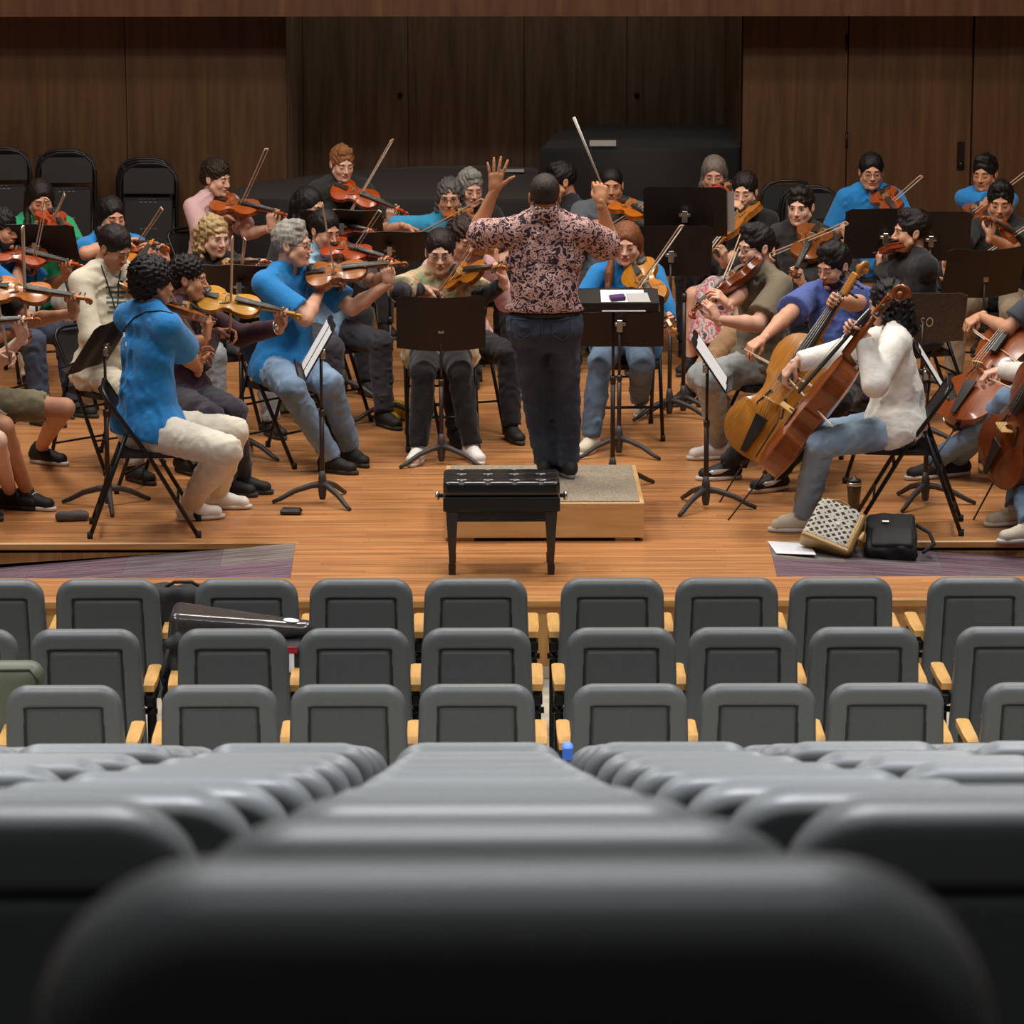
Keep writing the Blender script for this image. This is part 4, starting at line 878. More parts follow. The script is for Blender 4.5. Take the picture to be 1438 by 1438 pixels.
# folding chair -------------------------------------------------------------
def make_chair():
    r = empty('folding_chair'); w_ = .205
    m = MB(); pts = []
    def side(sx): return [V(sx*w_, .23, .012), V(sx*w_, -.02, .445), V(sx*w_*.98, -.20, .70)]
    a = side(-1); b = side(1)
    arc = [V(-w_*.98+.0, -.228, .745), V(-w_*.86, -.243, .775), V(-w_*.62, -.250, .79), V(w_*.62, -.250, .79), V(w_*.86, -.243, .775), V(w_*.98, -.228, .745)]
    m.tube(a+arc+b[::-1], .0115, 8); m.tube([(-w_, .13, .185), (w_, .13, .185)], .007, 6)
    link('front_frame', m, BLACK, r)
    for sx in (-1, 1): link('rear_leg', MB().tube([(sx*(w_-.024), -.33, .012), (sx*(w_-.024), -.13, .555)], .0115, 8), BLACK, r)
    for yy, zz in ((-.295, .11), (-.22, .31)): link('crossbar', MB().tube([(-w_+.024, yy, zz), (w_-.024, yy, zz)], .007, 6), BLACK, r)
    s = MB(); P = [(-.175, -.17), (.175, -.17), (.195, .05), (.185, .17), (.15, .20), (-.15, .20), (-.185, .17), (-.195, .05)]
    s.prism(P, .030, O=(0, 0, .425)); link('seat', s, BLACKM, r)
    b = MB(); n = 8; vs = []; fs = []
    for j, z in enumerate((.575, .60, .74, .765)):
        for i in range(n+1):
            t = -1+2*i/n; ww = .192 if j in (1, 2) else .165; yb = -.11-.26*(z-.575)/.24*.62-.03*(1-t*t)
            vs.append(V(t*ww, yb-.0, z)); vs.append(V(t*ww, yb-.010, z))
    for j in range(3):
        for i in range(n):
            a_ = (j*(n+1)+i)*2; b_ = a_+2; c_ = a_+2*(n+1); d_ = c_+2; fs += [(a_, c_, d_, b_), (a_+1, b_+1, d_+1, c_+1)]
    b.add(vs, fs); link('backrest', b, BLACKM, r)
    for sx in (-1, 1):
        for p in ((sx*w_, .235, .0), (sx*(w_-.024), -.332, 0)): link('rubber_foot', MB().tube([V(p), V(p)+V(0, 0, .035)], .015, 8), RUBBER, r)
    return r
CHAIR0 = make_chair(); CHAIR0['category'] = 'chair'
def folded_chairs(x, y, n, yaw, label, lean=8, z=0.0, h=.98):
    """n folded chairs standing upright one behind the other, each a thing"""
    for k in range(n):
        B = basis(yaw, 0); M = mat4(B[:, 0], B[:, 1], B[:, 2], (x+.012*k, y, z)) @ Matrix.Translation((.03*k, -.055*k, .012*k)) @ Matrix.Rotation(R(lean), 4, 'X')
        r = empty('folded_chair', M); m = MB(); w_ = .215; c = .15
        pts = [V(-w_, 0, 0), V(-w_, 0, h-c)]+[V(-w_+c-c*math.cos(t), 0, h-c+c*math.sin(t)) for t in (PI/6, PI/3, PI/2)]+[V(w_-c+c*math.sin(t), 0, h-c+c*math.cos(t)) for t in (0, PI/6, PI/3, PI/2)]+[V(w_, 0, 0)]
        m.tube(pts, .0125, 8); link('frame', m, BLACK, r)
        b = MB(); b.box((0, 0, h-.13), (.39, .012, .20), bev=.005); link('backrest', b, mat('chair_panel', (.014, .014, .015), .4), r)
        s = MB(); s.box((0, .012, h-.45), (.37, .02, .36), bev=.008); link('seat', s, mat('chair_panel'), r)
        s = MB(); [s.box((q*.035-.05, .024, h-.29+zz), (.022, .004, .006)) for q in range(4) for zz in (0, -.20)]; link('rivets', s, STEEL, r)
        for sx in (-1, 1): link('rear_leg', MB().tube([(sx*(w_-.025), .02, 0), (sx*(w_-.025), .02, h*.62)], .0115, 8), BLACK, r)
        tag(r, label+[', front one', ', one behind', ', rear one'][k if n > 1 else 0] if n > 1 else label, 'chair', 'folded chairs against the back wall')
# music stand ----------------------------------------------------------------
DESK = mat('stand_desk', (.013, .009, .0085), .5, .2, noise=(8, .1))
def stand(base, h, yaw, tilt, label, sheet=None, w_=.51, hh=.33, deskmat=None, text=None, lx=0, legyaw=0, crease=0, sheetlab=None):
    """base: floor point; h: height of the desk centre; yaw: the way the player's side faces; tilt: degrees from vertical"""
    B = basis(yaw); base = V(base[0], base[1], base[2] if len(base) > 2 else 0); M = mat4(B[:, 0], B[:, 1], B[:, 2], base)
    r = empty('music_stand', M); tag(r, label, 'music stand', 'black music stands on the stage')
    link('shaft', MB().tube([(0, 0, .06), (0, 0, h*.58)], .0135, 10).tube([(0, 0, h*.55), (0, 0, h-.03)], .0085, 8).tube([(0, 0, h*.56), (0, 0, h*.60)], .017, 10), mat('stand_shaft', (.05, .035, .033), .4, .5), r)
    for k in range(3):
        a = R(legyaw+90+120*k); d = V(math.cos(a), math.sin(a), 0); p = [V(0, 0, .105), d*.06+V(0, 0, .098), d*.15+V(0, 0, .070), d*.235+V(0, 0, .025), d*.275+V(0, 0, .009)]
        link('leg', MB().tube(p, [.020, .017, .015, .013, .010], 8), mat('stand_base', (.05, .045, .043), .55, .2), r)
    link('hub', MB().lathe([(.016, .0), (.02, .02), (.024, .06), (.022, .12), (.014, .16)], (0, 0, .02)), mat('stand_base'), r)
    t = R(tilt); c, s = math.cos(t), math.sin(t); RX = np.array([[1, 0, 0], [0, c, s], [0, -s, c]])   # lean back: top goes away from the player (-local y)
    RX = np.array([[1, 0, 0], [0, c, -s], [0, s, c]]); d = MB()
    for sx in (-1, 1): d.add(*bent(sx, w_/2, hh, crease))
    d.box((0, .028, -hh/2+.003), (w_-.02, .052, .004), bev=.001).box((0, .053, -hh/2+.009), (w_-.02, .003, .014))
    d.xf(RX, (0, .012, h)); dk = link('desk', d, deskmat or DESK, r)
    if not text: link('knob', MB().tube([(-.035, -.012, h-.02), (.035, -.012, h-.02)], .012, 10).box((0, -.01, h-.03), (.035, .03, .07), bev=.004), STEEL, r)
    if text:
        cu = bpy.data.curves.new('stencil', 'FONT'); cu.body = text; cu.size = .092; cu.extrude = .0006; cu.space_character = 1.2; tmp = bpy.data.objects.new('tmp', cu); COL.objects.link(tmp)
        me_ = bpy.data.meshes.new_from_object(tmp.evaluated_get(bpy.context.evaluated_depsgraph_get())); bpy.data.objects.remove(tmp); me_.materials.clear(); tm = link('stencil_letters', me_, mat('stencil', hexc('e0dcd2'), .8), dk)
        tm.matrix_local = Matrix.Translation((0, .012, h)) @ Matrix(((1, 0, 0, 0), (0, c, -s, 0), (0, s, c, 0), (0, 0, 0, 1))) @ Matrix.Translation((-.012, -.007, -.06)) @ Matrix.Rotation(PI/2, 4, 'X') @ Matrix.Diagonal((.62, 1, 1, 1)); stuff(tm)
    if sheet:
        for k, (ox, oz, sw_, sh_, m_) in enumerate(sheet):
            sh = MB(); n = 6; vs = []; fs = []
            for i in range(n+1):
                x = ox-sw_/2+sw_*i/n; cv = .004*math.sin(PI*i/n)
                for j in range(2): vs += [V(x, .006+cv+.002*k, oz-sh_/2+sh_*j)]
            for i in range(n): a = 2*i; fs.append((a, a+2, a+3, a+1))
            nn = len(vs); vs += [p-V(0, .0015, 0) for p in vs]; fs += [tuple(q+nn for q in f_)[::-1] for f_ in fs]
            sh.add(vs, fs); sh.xf(RX, (0, .012, h)); W = np.array(M)[:3, :3]; sh.xf(W, base); arr = np.array(sh.v).mean(0); sh.xf(None, -arr)
            o = link('sheet_music', sh, m_ or PAPER, None, arr); tag(o, (sheetlab or 'white sheet music on the '+label)+('' if len(sheet) == 1 else ', left sheet' if k == 0 else ', right sheet'), 'sheet music', 'sheets on the music stands')
    return r
def bent(sx, hw, hh, crease):
    n = 6; vs = []; fs = []
    for i in range(n+1):
        x = sx*hw*i/n; y = crease*(1-i/n)*-1+.004*math.cos(PI*i/n*2)
        w2 = hh/2-(0.02*(i == n)); vs += [V(x, y, -hh/2), V(x, y, w2)]
    m = len(vs); vs += [p-V(0, .003, 0) for p in vs]
    for i in range(n): a = 2*i; q = (a, a+2, a+3, a+1); fs.append(q if sx < 0 else q[::-1]); q2 = tuple(k+m for k in q); fs.append(q2[::-1] if sx < 0 else q2)
    fs += [(1, 2*n+1, m+2*n+1, m+1)[::sx], (0, m, m+2*n, 2*n)[::sx], (2*n, m+2*n, m+2*n+1, 2*n+1)[::sx]]
    for i in range(n): a = 2*i; fs.append((a+1, a+3, m+a+3, m+a+1)); 
    return vs, fs, 0, False
# ================================================================== the players
J_BLUE = jeans('blue', '6f86a0'); J_LIGHT = jeans('light', '8ba3bb'); J_DARK = jeans('dark', '353d4e'); J_GREY = jeans('pale', '9aa09f'); J_MID = jeans('mid', '5d7086')
TEE = '2079bb'
def vl(who): return 'violin held by the '+who
def VP(who, top, yaw, V_=None, B_=None, **k):
    """a player with violin (or viola) and bow"""
    vt = k.get('vtype', 'violin')
    if B_ is not None: B_['lab'] = 'violin bow of the '+who
    w2 = who
    return person(who, top, yaw, viol=V_, bow=B_, vlab='%s of the %s' % (k.pop('vdesc', vt), who), **k)
# --- left side, front to back
VP('seated violinist in black shorts cut off at the left edge', (-78, 368), 72, dict(a=(-95, 468), b=(58, 452), col='a85f2a'), dict(f=(8, 512), t=(-10, 350)), Y=19.45, shirt=('17171a', 'short'), shorts=True, pants='15161a', skin='e2b9a4', shoes='black',
   knees=[(50, 622), (18, 655)], feet=[(14, 690), (-40, 705)], vdesc='brown violin')
VP('violinist in khaki shorts, head beyond the left edge', (-42, 322), 62, dict(a=(-14, 408), b=(130, 425), col='c0622a'), dict(f=(28, 480), t=(38, 326)), Y=20.0, shirt=('141416', 'short'), shorts=True, pants='7a7157', skin='b98567', shoes='vans',
   knees=[(112, 562), (50, 600)], feet=[(58, 628), (38, 690)], el=(48, 487), vdesc='orange violin')
VP('bearded young man in blue shirt at the left edge', (1, 288), 62, dict(a=(-12, 352), b=(119, 378), col='c04a22'), dict(f=(38, 380), t=(76, 287)), skin='c08a6c', hair=('curly', '1b1512'), beard='2a201b', shirt=(TEE, 'short'), pantsmat=J_DARK, el=(62, 402), vdesc='red-orange violin')
VP('girl in green shirt with long dark hair', (56, 251), 18, dict(a=(66, 300), b=(106, 352), col='b23a1e', n=(.35, -.7, .6)), dict(f=(56, 322), t=(100, 279)), hp=34, skin='c9977c', hair=('longfront', '1d1412'), shirt=('1f8f5e', 'short', .018), pants='c9c5bd', vdesc='dark red violin')
VP('girl in blue shirt with dark centre-parted hair', (156, 275), 28, dict(a=(178, 352), b=(238, 352), col='b4481f', n=(0, -.5, .85)), dict(f=(186, 344), t=(238, 302)), hp=20, skin='c59074', hair=('longfront', '17110f'), shirt=(TEE, 'short'), pants='1d1e22', er=(112, 358), vdesc='red-orange violin')
VP('bowed player in cream sweatshirt with a lanyard', (160, 315), 42, dict(a=(166, 404), b=(214, 340), col='b8701f', far=True, n=(.2, -.8, .5)), None, Y=21.0, hp=58, hy=55, skin='b8866b', hair=('bun', '211613'), shirt=('cfc6b0', 'long', .026), pants='bdb5a2', rh=('px', (196, 470), -.15, 'flat', (.8, 0, -.3), (0, .3, -1)), vdesc='golden violin')
VP('young man with afro hair and blue t-shirt', (214, 356), 126, dict(a=(240, 437), b=(300, 455), col='9a4a22', far=True), dict(f=(286, 510), t=(241, 407), far=False), Y=19.33, hy=118, hp=10, skin='b07a58', hair=('afro', '15100e'), shirt=(TEE, 'short', .022), pants='d6cfbe', shoes='white',
   knees=[(338, 595), (345, 625)], feet=[(306, 690), (268, 706)], er=(262, 562), toe=[85, 105], vdesc='brown violin', lean=1, build=1.12, chairyaw=94, chairpos=(212, 756))
VP('curly-haired player in maroon top', (264, 354), 72, dict(a=(278, 420), b=(424, 448), col='c98a2e'), dict(f=(318, 478), t=(331, 342)), Y=20.3, hp=14, hy=84, skin='c08c6e', hair=('curly', '17110f'), shirt=('3b1f2a', 'long', .018), pants='34323c', knees=[(362, 575), (335, 590)], feet=[(340, 668), (318, 672)], el=(356, 486), vdesc='golden yellow violin')
VP('young man in pale pink t-shirt', (303, 220), 42, dict(a=(300, 285), b=(406, 306), col='b04a22'), dict(f=(322, 312), t=(377, 217)), hy=58, hp=22, skin='d0a088', hair=('curly', '2a1c15'), shirt=('c9a3a3', 'short', .016), pants='26282c', er=(238, 336), el=(342, 352), vdesc='red-brown violin')
VP('girl with curly blonde hair', (300, 301), 30, dict(a=(300, 382), b=(384, 372), col='8f3f1f'), dict(f=(332, 386), t=(351, 343)), hp=22, hy=38, skin='dcae96', hair=('wavy', 'a88d62'), hairln=-.05, shirt=('17171a', 'short'), pants='8b9096', vdesc='dark brown violin', eyes='open')
VP('grey-haired man in glasses and a blue t-shirt', (410, 309), 50, dict(a=(430, 392), b=(573, 373), col='a5602e'), dict(f=(472, 405), t=(458, 294)), Y=21.2, hy=74, hp=6, hs=1.08, skin='d09f86', hair=('short', '8f8a82'), shirt=(TEE, 'short', .02), pantsmat=J_BLUE, build=1.10,
   knees=[(532, 556), (440, 560)], feet=[(492, 628), (464, 640)], el=(498, 448), er=(396, 434), near=12, glasses=True, vdesc='amber violin', toe=[35, 60])
VP('woman with black hair and glasses behind the grey-haired man', (434, 262), 35, dict(a=(452, 322), b=(532, 332), col='b83a20'), None, hp=20, hy=55, skin='c59074', hair=('long', '14100f'), shirt=('19191c', 'short'), pants='1d1e22', glasses=True, vdesc='bright red violin')
VP('woman with tied black hair and pale blue shirt', (456, 293), 35, dict(a=(458, 348), b=(560, 372), col='a63a1e'), dict(f=(478, 368), t=(535, 304)), hp=32, hy=40, skin='c89478', hair=('bun', '1a1311'), shirt=('8fb0c8', 'short'), pants='34333a', vdesc='red-brown violin', el=(530, 402))
VP('blond young man standing out at the back', (480, 203), 22, dict(a=(468, 264), b=(574, 303), col='b8431c', n=(.05, -.7, .75)), dict(f=(478, 316), t=(550, 201)), hp=30, hy=22, skin='d8a890', hair=('short', '8a5c3a'), shirt=('2a2b29', '34', .02), pants='1d1e22', el=(545, 322), vdesc='glossy orange-red violin')
VP('woman in glasses and a floral jacket', (618, 321), 4, dict(a=(634, 392), b=(712, 377), col='b05a1e', n=(-.1, -.75, .6)), dict(f=(606, 418), t=(676, 328)), Y=21.6, hp=26, hy=0, skin='d3a48a', hair=('bun', '231714'), shirt=('b9a384', 'short', .024), under='1c1a26', shirtmat=rampmat('floral_jacket', [(.36, hexc('8f9a78')), (.46, hexc('bca684')), (.6, hexc('c9b08c')), (.66, hexc('b5683a')), (.75, hexc('c98a4c'))], 15, rough=.9, det=2), pants='131316', shoes='white', glasses=True, hs=1.04,
   knees=[(652, 527), (592, 527)], feet=[(662, 624), (588, 626)], er=(548, 408), toe=[20, -15], vdesc='orange violin', el=(672, 430))
VP('woman with grey curly hair and glasses', (632, 249), -4, dict(a=(640, 300), b=(672, 330), col='9c4a20'), dict(f=(574, 327), t=(676, 282)), hp=14, skin='bd8a6e', hair=('wavy', '4a4644'), shirt=('2a86ad', 'short', .018), pants='1d1e22', er=(540, 322), glasses=True, eyes='open', vdesc='brown violin')
person('man with short grey hair behind the curly-haired woman', (660, 236), 15, hp=28, hy=20, skin='cc9a82', hair=('short', '7d7a74'), shirt=('1b1b1e', 'short'), pants='1d1e22', lh=None, rh=None)
VP('brown-haired player in pink top behind the floral jacket', (650, 304), 20, dict(a=(652, 352), b=(700, 352), col='b8601f', far=True), None, hp=40, hy=30, skin='c89478', hair=('wavy', '2b1814'), shirt=('cfa0a0', 'long', .02), pants='1d1e22', vdesc='orange violin')
person('man in dark shirt with head turned away behind the conductor', (788, 227), -55, hp=30, hy=-75, skin='b98264', hair=('short', '15110f'), shirt=('1b1b1e', 'short'), pants='1d1e22')
VP('man in grey t-shirt right of the conductor', (858, 234), -8, dict(a=(866, 288), b=(934, 320), col='c0591c', n=(.1, -.6, .8)), dict(f=(834, 326), t=(931, 270)), hp=14, hy=0, skin='b98264', hair=('buzz', '15110f'), shirt=('55595f', 'short', .024), pants='1f2023', build=1.15, vdesc='orange violin', eyes='open')
VP('woman with long red hair and blue sleeves', (880, 311), 2, dict(a=(893, 374), b=(950, 468), col='b9651c', n=(-.35, -.8, .45)), dict(f=(864, 446), t=(952, 322)), vtype='viola', Y=21.9, hp=22, hy=-8, hs=1.02, skin='d8a890', hair=('longfront', '7a4a2e'), hairln=.04, shirt=(TEE, '34', .014), pantsmat=J_MID,
   knees=[(905, 522), (838, 505)], feet=[(898, 560), (830, 612)], shoes='cream', vdesc='golden viola', toe=[0, -25])
VP('older woman with long grey hair', (1003, 218), -5, dict(a=(1012, 264), b=(1050, 290), col='b0301c'), None, hp=22, skin='c08f78', hair=('long', '6b6058'), hairln=-.06, shirt=('2a2a2c', 'long'), pants='1d1e22')
VP('woman in black top with floral skirt', (1046, 240), -32, dict(a=(1060, 292), b=(996, 368), col='b0682a', n=(-.75, -.45, .5)), dict(f=(1044, 284), t=(984, 362), far=False), hp=24, hy=-18, skin='d3a48a', hair=('bun', '1f1512'), shirt=('141416', '34'), pants='c9b0ac', skirt=True, pantsmat=rampmat('floral', [(.30, hexc('23252b')), (.42, hexc('d8d4d0')), (.5, hexc('c8415a')), (.58, hexc('e2dcd8')), (.66, hexc('3a4a52')), (.72, hexc('a8253c'))], 14, rough=.9), vdesc='amber viola', vtype='viola', el=(1000, 400))
VP('young man in charcoal shirt with a frown', (1125, 261), -32, dict(a=(1148, 322), b=(1110, 398), col='7a3a1c', n=(-.1, -.85, .5)), dict(f=(1074, 356), t=(1182, 316)), hp=16, hy=-22, skin='d8a890', hair=('short', '1f1613'), shirt=('2c2a2a', 'long', .018), pants='a98765', vtype='viola', knees=[(1012, 462), (978, 450)], feet=[(1000, 545), (965, 545)], vdesc='dark brown viola', eyes='open')
VP('man in glasses and khaki t-shirt', (1062, 314), -62, dict(a=(1064, 378), b=(973, 446), col='8a3a1a', n=(-.45, .5, .7)), dict(f=(1000, 424), t=(1046, 322), far=True), Y=21.2, vtype='viola', hp=14, hy=-62, hs=1.04, skin='dba890', hair=('short', '1a1412'), shirt=('6e6350', 'short', .02), pantsmat=J_GREY, shoes='white', build=1.12,
   knees=[(985, 518), (972, 530)], feet=[(1028, 610), (1008, 622)], el=(1066, 462), er=(1080, 455), glasses=True, toe=[-80, -80], vdesc='red-brown viola')
VP('bearded man in a blue polo shirt', (1172, 340), -38, dict(a=(1055, 645), b=(1228, 366), Y=20.05, col='b8742a', n=(-.5, -.8, .25), far=True, lhf=.80, endpin=.30), dict(f=(1050, 487), t=(1160, 556), k=.36, far=False), Y=20.75, vtype='cello', hp=34, hy=-50, hs=1.02, skin='cf9a7c', hair=('short', '17120f'), beard='2c201a', shirt=('4a5c9c', 'short', .024), pants='101012', shoes='run', build=1.1,
   knees=[(1170, 560), (1060, 585)], feet=[(1090, 665), (1022, 650)], er=(1105, 432), el=(1218, 425), toe=[-60, -80], vdesc='golden cello')
VP('young man with ponytail, glasses and blue t-shirt', (1224, 214), -8, dict(a=(1238, 272), b=(1272, 318), col='9c3f1e', n=(-.2, -.85, .5)), dict(f=(1188, 337), t=(1288, 250)), hp=16, hy=0, skin='c59074', hair=('pony', '16110f'), shirt=(TEE, 'short', .024), pants='1d1e22', glasses=True, er=(1172, 322), near=8, vdesc='red-brown violin')
VP('man in black shirt seen in profile', (1280, 294), -76, dict(a=(1272, 346), b=(1232, 362), col='a03c1c', far=True, n=(0, -.4, .9)), None, hp=4, hy=-80, skin='c89478', hair=('short', '1d1613'), shirt=('161618', 'long', .022), pants='1b1b1e', build=1.12, hs=1.05, vdesc='red violin', eyes='open')
VP('woman in a white blouse with curly black hair', (1247, 391), -97, dict(a=(1090, 668), b=(1284, 420), Y=19.2, col='8f3e1a', n=(-.82, .12, .55), far=False, lhf=.73, endpin=.36), dict(f=(1108, 522), t=(1158, 597), k=.33, far=False), Y=19.35, vtype='cello', hp=26, hy=-115, skin='d8a890', hair=('curlylong', '15100f'), hairln=-.04, shirt=('efebe3', 'long', .034), pantsmat=J_LIGHT, shoes='cream',
   knees=[(1150, 612), (1152, 600)], feet=[(1128, 722), (1135, 715)], toe=[-90, -75], el=(1232, 545), vdesc='reddish-brown cello', chairoff=(.03, 0))
VP('boy in blue shirt at the right, near the door', (1384, 216), -30, dict(a=(1376, 290), b=(1352, 335), col='8a3a1c', n=(-.3, -.8, .4)), dict(f=(1340, 316), t=(1442, 238)), hp=20, hy=-28, skin='b98264', hair=('short', '15110f'), shirt=(TEE, 'short'), pants='1d1e22', vdesc='dark violin', er=(1362, 300))
VP('boy in black shirt at the right edge', (1406, 253), -22, dict(a=(1440, 348), b=(1378, 306), col='a0461f', n=(-.2, -.8, .6)), dict(f=(1332, 388), t=(1442, 316)), hp=26, hy=-10, skin='c08c6e', hair=('short', '131010'), shirt=('19191b', 'short', .02), pants='8c7a62', hs=1.05, er=(1345, 345), vdesc='orange-brown violin')
VP('cellist in blue jeans beyond the right edge', (1492, 335), -62, dict(a=(1350, 606), b=(1505, 380), Y=20.5, col='8a3a1a', n=(-.6, -.55, .5), far=True, endpin=.30), dict(f=(1364, 450), t=(1442, 526), far=False), Y=20.6, vtype='cello', skin='c08c6e', hair=('short', '131010'), shirt=('3a3d44', 'short'), pantsmat=J_BLUE, shoes='greysole', knees=[(1372, 555), (1352, 590)], feet=[(1345, 645), (1312, 648)], er=(1462, 440), toe=[-70, -70], vdesc='red-brown cello')
VP('cellist in a white sleeve at the lower right edge', (1508, 398), -70, dict(a=(1412, 668), b=(1545, 420), Y=19.4, col='7e3418', n=(-.6, -.6, .5), far=False, endpin=.34), dict(f=(1405, 522), t=(1442, 556), far=False), Y=19.5, vtype='cello', skin='dba890', hair=('long', '2a1c15'), shirt=('d5d0c8', 'long', .022), pantsmat=J_MID, shoes='cream', knees=[(1440, 575), (1424, 575)], feet=[(1426, 712), (1445, 735)], er=(1455, 520), toe=[-70, -70], vdesc='dark red cello')
# --- the conductor
PZ = .21
ft = [atz(766, 668, PZ), atz(797, 670, PZ)]
for a in ft: a[2] = PZ+.10
SHIRTP = rampmat('conductor_shirt', [(.38, hexc('2b2030')), (.435, hexc('382a36')), (.455, hexc('c4968f')), (.565, hexc('d6aea3')), (.58, hexc('6a464a')), (.62, hexc('33262f'))], 27, (1, 1, 1.3), .85, 2, 1.2)
hipc = atz(763, 440, PZ+.90)
person('conductor in a pink and black patterned shirt, seen from behind', (765, 243), 182, hy=178, hp=6, Y=19.45, stand=True, base_z=PZ, feet=ft, skin='b9805c', hair=('buzz', '352b27'), shirt=('9a7a78', 'short', .022), shirtmat=SHIRTP, pantsmat=J_DARK, shoes='brown', build=1.10, hs=1.0,
   lh=('px', (694, 268), .22, 'open', (.12, .05, 1), (0, 1, -.05)), rh=('px', (844, 284), .20, 'baton', (-.02, .35, .95), (-.15, .9, -.3)), el=(668, 322), er=(858, 338), toe=[172, 200], lean=1)
pr = PEOPLE['conductor in a pink and black patterned shirt, seen from behind']
mb = MB(); a = at(846, 262, 19.78); b = at(806, 165, 19.70); a = a-(b-a)*.06; mb.tube([a-a, b-a], [.0045, .0085], 10); mb.sph((0, 0, 0), .012, 8, sc=(1, 1, 1.6)); tag(link('baton', mb, mat('baton_white', hexc('cfc8bc'), .5), None, a), 'white conducting baton raised in the conductor\'s right hand', 'baton')
# ================================================================== podium, bench, stands and loose things
def corner_x(px, y, Y, z): return atz(px, y, z)[0]
px0 = atz(625, 705, PZ)[0]; px1 = atz(905, 705, PZ)[0]; PLY = rampmat('podium_ply', [(.3, hexc('c0935c')), (.55, hexc('cfa670')), (.75, hexc('dcb680'))], 3, (.8, 1, 7), .5, 5, .4)
py0, py1 = 19.0, 20.0; pc = V((px0+px1)/2, (py0+py1)/2, 0); pw = px1-px0
r = empty('conductor_podium', Matrix.Translation(pc)); tag(r, 'low light-wood podium with a beige carpet top under the conductor', 'podium')
link('front_board', MB().box((0, -.49, .105), (pw, .02, .17), bev=.003), PLY, r)
link('back_board', MB().box((0, .49, .10), (pw, .02, .18), bev=.003), PLY, r)
for sx in (-1, 1): link('side_board', MB().box((sx*(pw/2-.01), 0, .10), (.02, .96, .18), bev=.003), PLY, r); link('skid', MB().box((sx*(pw/2-.10), 0, .009), (.10, .96, .018)), PLY, r)
link('top_board', MB().box((0, 0, .196), (pw, 1.0, .018), bev=.003), PLY, r)
link('carpet_top', MB().box((0, .0, .208), (pw-.05, .95, .008), bev=.002), rampmat('podium_carpet', [(.3, hexc('75695a')), (.5, hexc('918471')), (.7, hexc('ab9e8a'))], 110, (1, 1, 1), .95, 3, bump=.3), r)
# piano bench
LEATHER = mat('bench_leather', (.010, .010, .011), .26, 0, .6, coat=.2); LACQ = mat('bench_lacquer', (.008, .008, .009), .22, coat=.3)
bx = (atz(643, 808)[0]+atz(766, 808)[0])/2; by = 18.39
r = empty('piano_bench', Matrix.Translation((bx, by, 0))); tag(r, 'black tufted leather piano bench in front of the podium', 'bench')
s = SDF((-.32, -.21, .38), (.32, .21, .52), .0045); sl, g = s.reg(s.o, s.o+s.n*s.v); W2, D2 = .292, .172
qx = np.abs(g[0])-(W2-.03); qy = np.abs(g[1])-(D2-.03); d2 = np.sqrt(np.maximum(qx, 0)**2+np.maximum(qy, 0)**2)+np.minimum(np.maximum(qx, qy), 0)-.03
top = .480+.006*0; tuft = 0
for i in range(4):
    for j in range(2):
        cx = -.20+.1333*i+(.0 if j == 0 else 0); cy = -.075+.15*j; rr = np.sqrt((g[0]-cx)**2+(g[1]-cy)**2); tuft = tuft+.014*np.exp(-(rr/.016)**2)+.008*np.exp(-(rr/.05)**2)
for c_, w_ in (((-.075, .075), 0),): tuft = tuft+.004*np.exp(-((g[1]-.075)/.008)**2)+.004*np.exp(-((g[1]+.075)/.008)**2)
for i in range(4): tuft = tuft+.004*np.exp(-((g[0]-(-.20+.1333*i))/.008)**2)
dz = np.maximum(g[2]-(top-tuft), .405-g[2]); a_ = d2+.02; b_ = dz+.02
s.a[sl] = np.sqrt(np.maximum(a_, 0)**2+np.maximum(b_, 0)**2)+np.minimum(np.maximum(a_, b_), 0)-.02
v, t, q = s.out(.02); cu = link('cushion', joinmesh('cushion', [(v, t, q, 0)]), LEATHER, r)
for i in range(4):
    for j in range(2): link('button', MB().sph((-.20+.1333*i, -.075+.15*j, .462), .009, 6, sc=(1, 1, .5)), LEATHER, cu)
link('case', MB().box((0, 0, .365), (.585, .345, .075), bev=.006), LEATHER, r); link('apron', MB().box((0, 0, .300), (.54, .30, .055), bev=.003), LACQ, r)
for sx in (-1, 1):
    for sy in (-1, 1):
        m = MB(); cx, cy = sx*.248, sy*.135; vs = []
        for z, h in ((.0, .017), (.05, .019), (.052, .014), (.325, .030)): vs += [V(cx-h, cy-h, z), V(cx+h, cy-h, z), V(cx+h, cy+h, z), V(cx-h, cy+h, z)]
        fs = [(3, 2, 1, 0), (12, 13, 14, 15)]+[(4*k+i, 4*k+(i+1) % 4, 4*k+4+(i+1) % 4, 4*k+4+i) for k in range(3) for i in range(4)]
        link('leg', m.add(vs, fs, 0, False), LACQ, r)
    link('height_knob', MB().lathe([(.010, 0), (.010, .02), (.022, .022), (.024, .034), (.018, .04)], (0, 0, 0), 14, axis=0).xf(np.diag([sx, 1, 1.0]), (sx*.292, 0, .375)), STEEL, r)
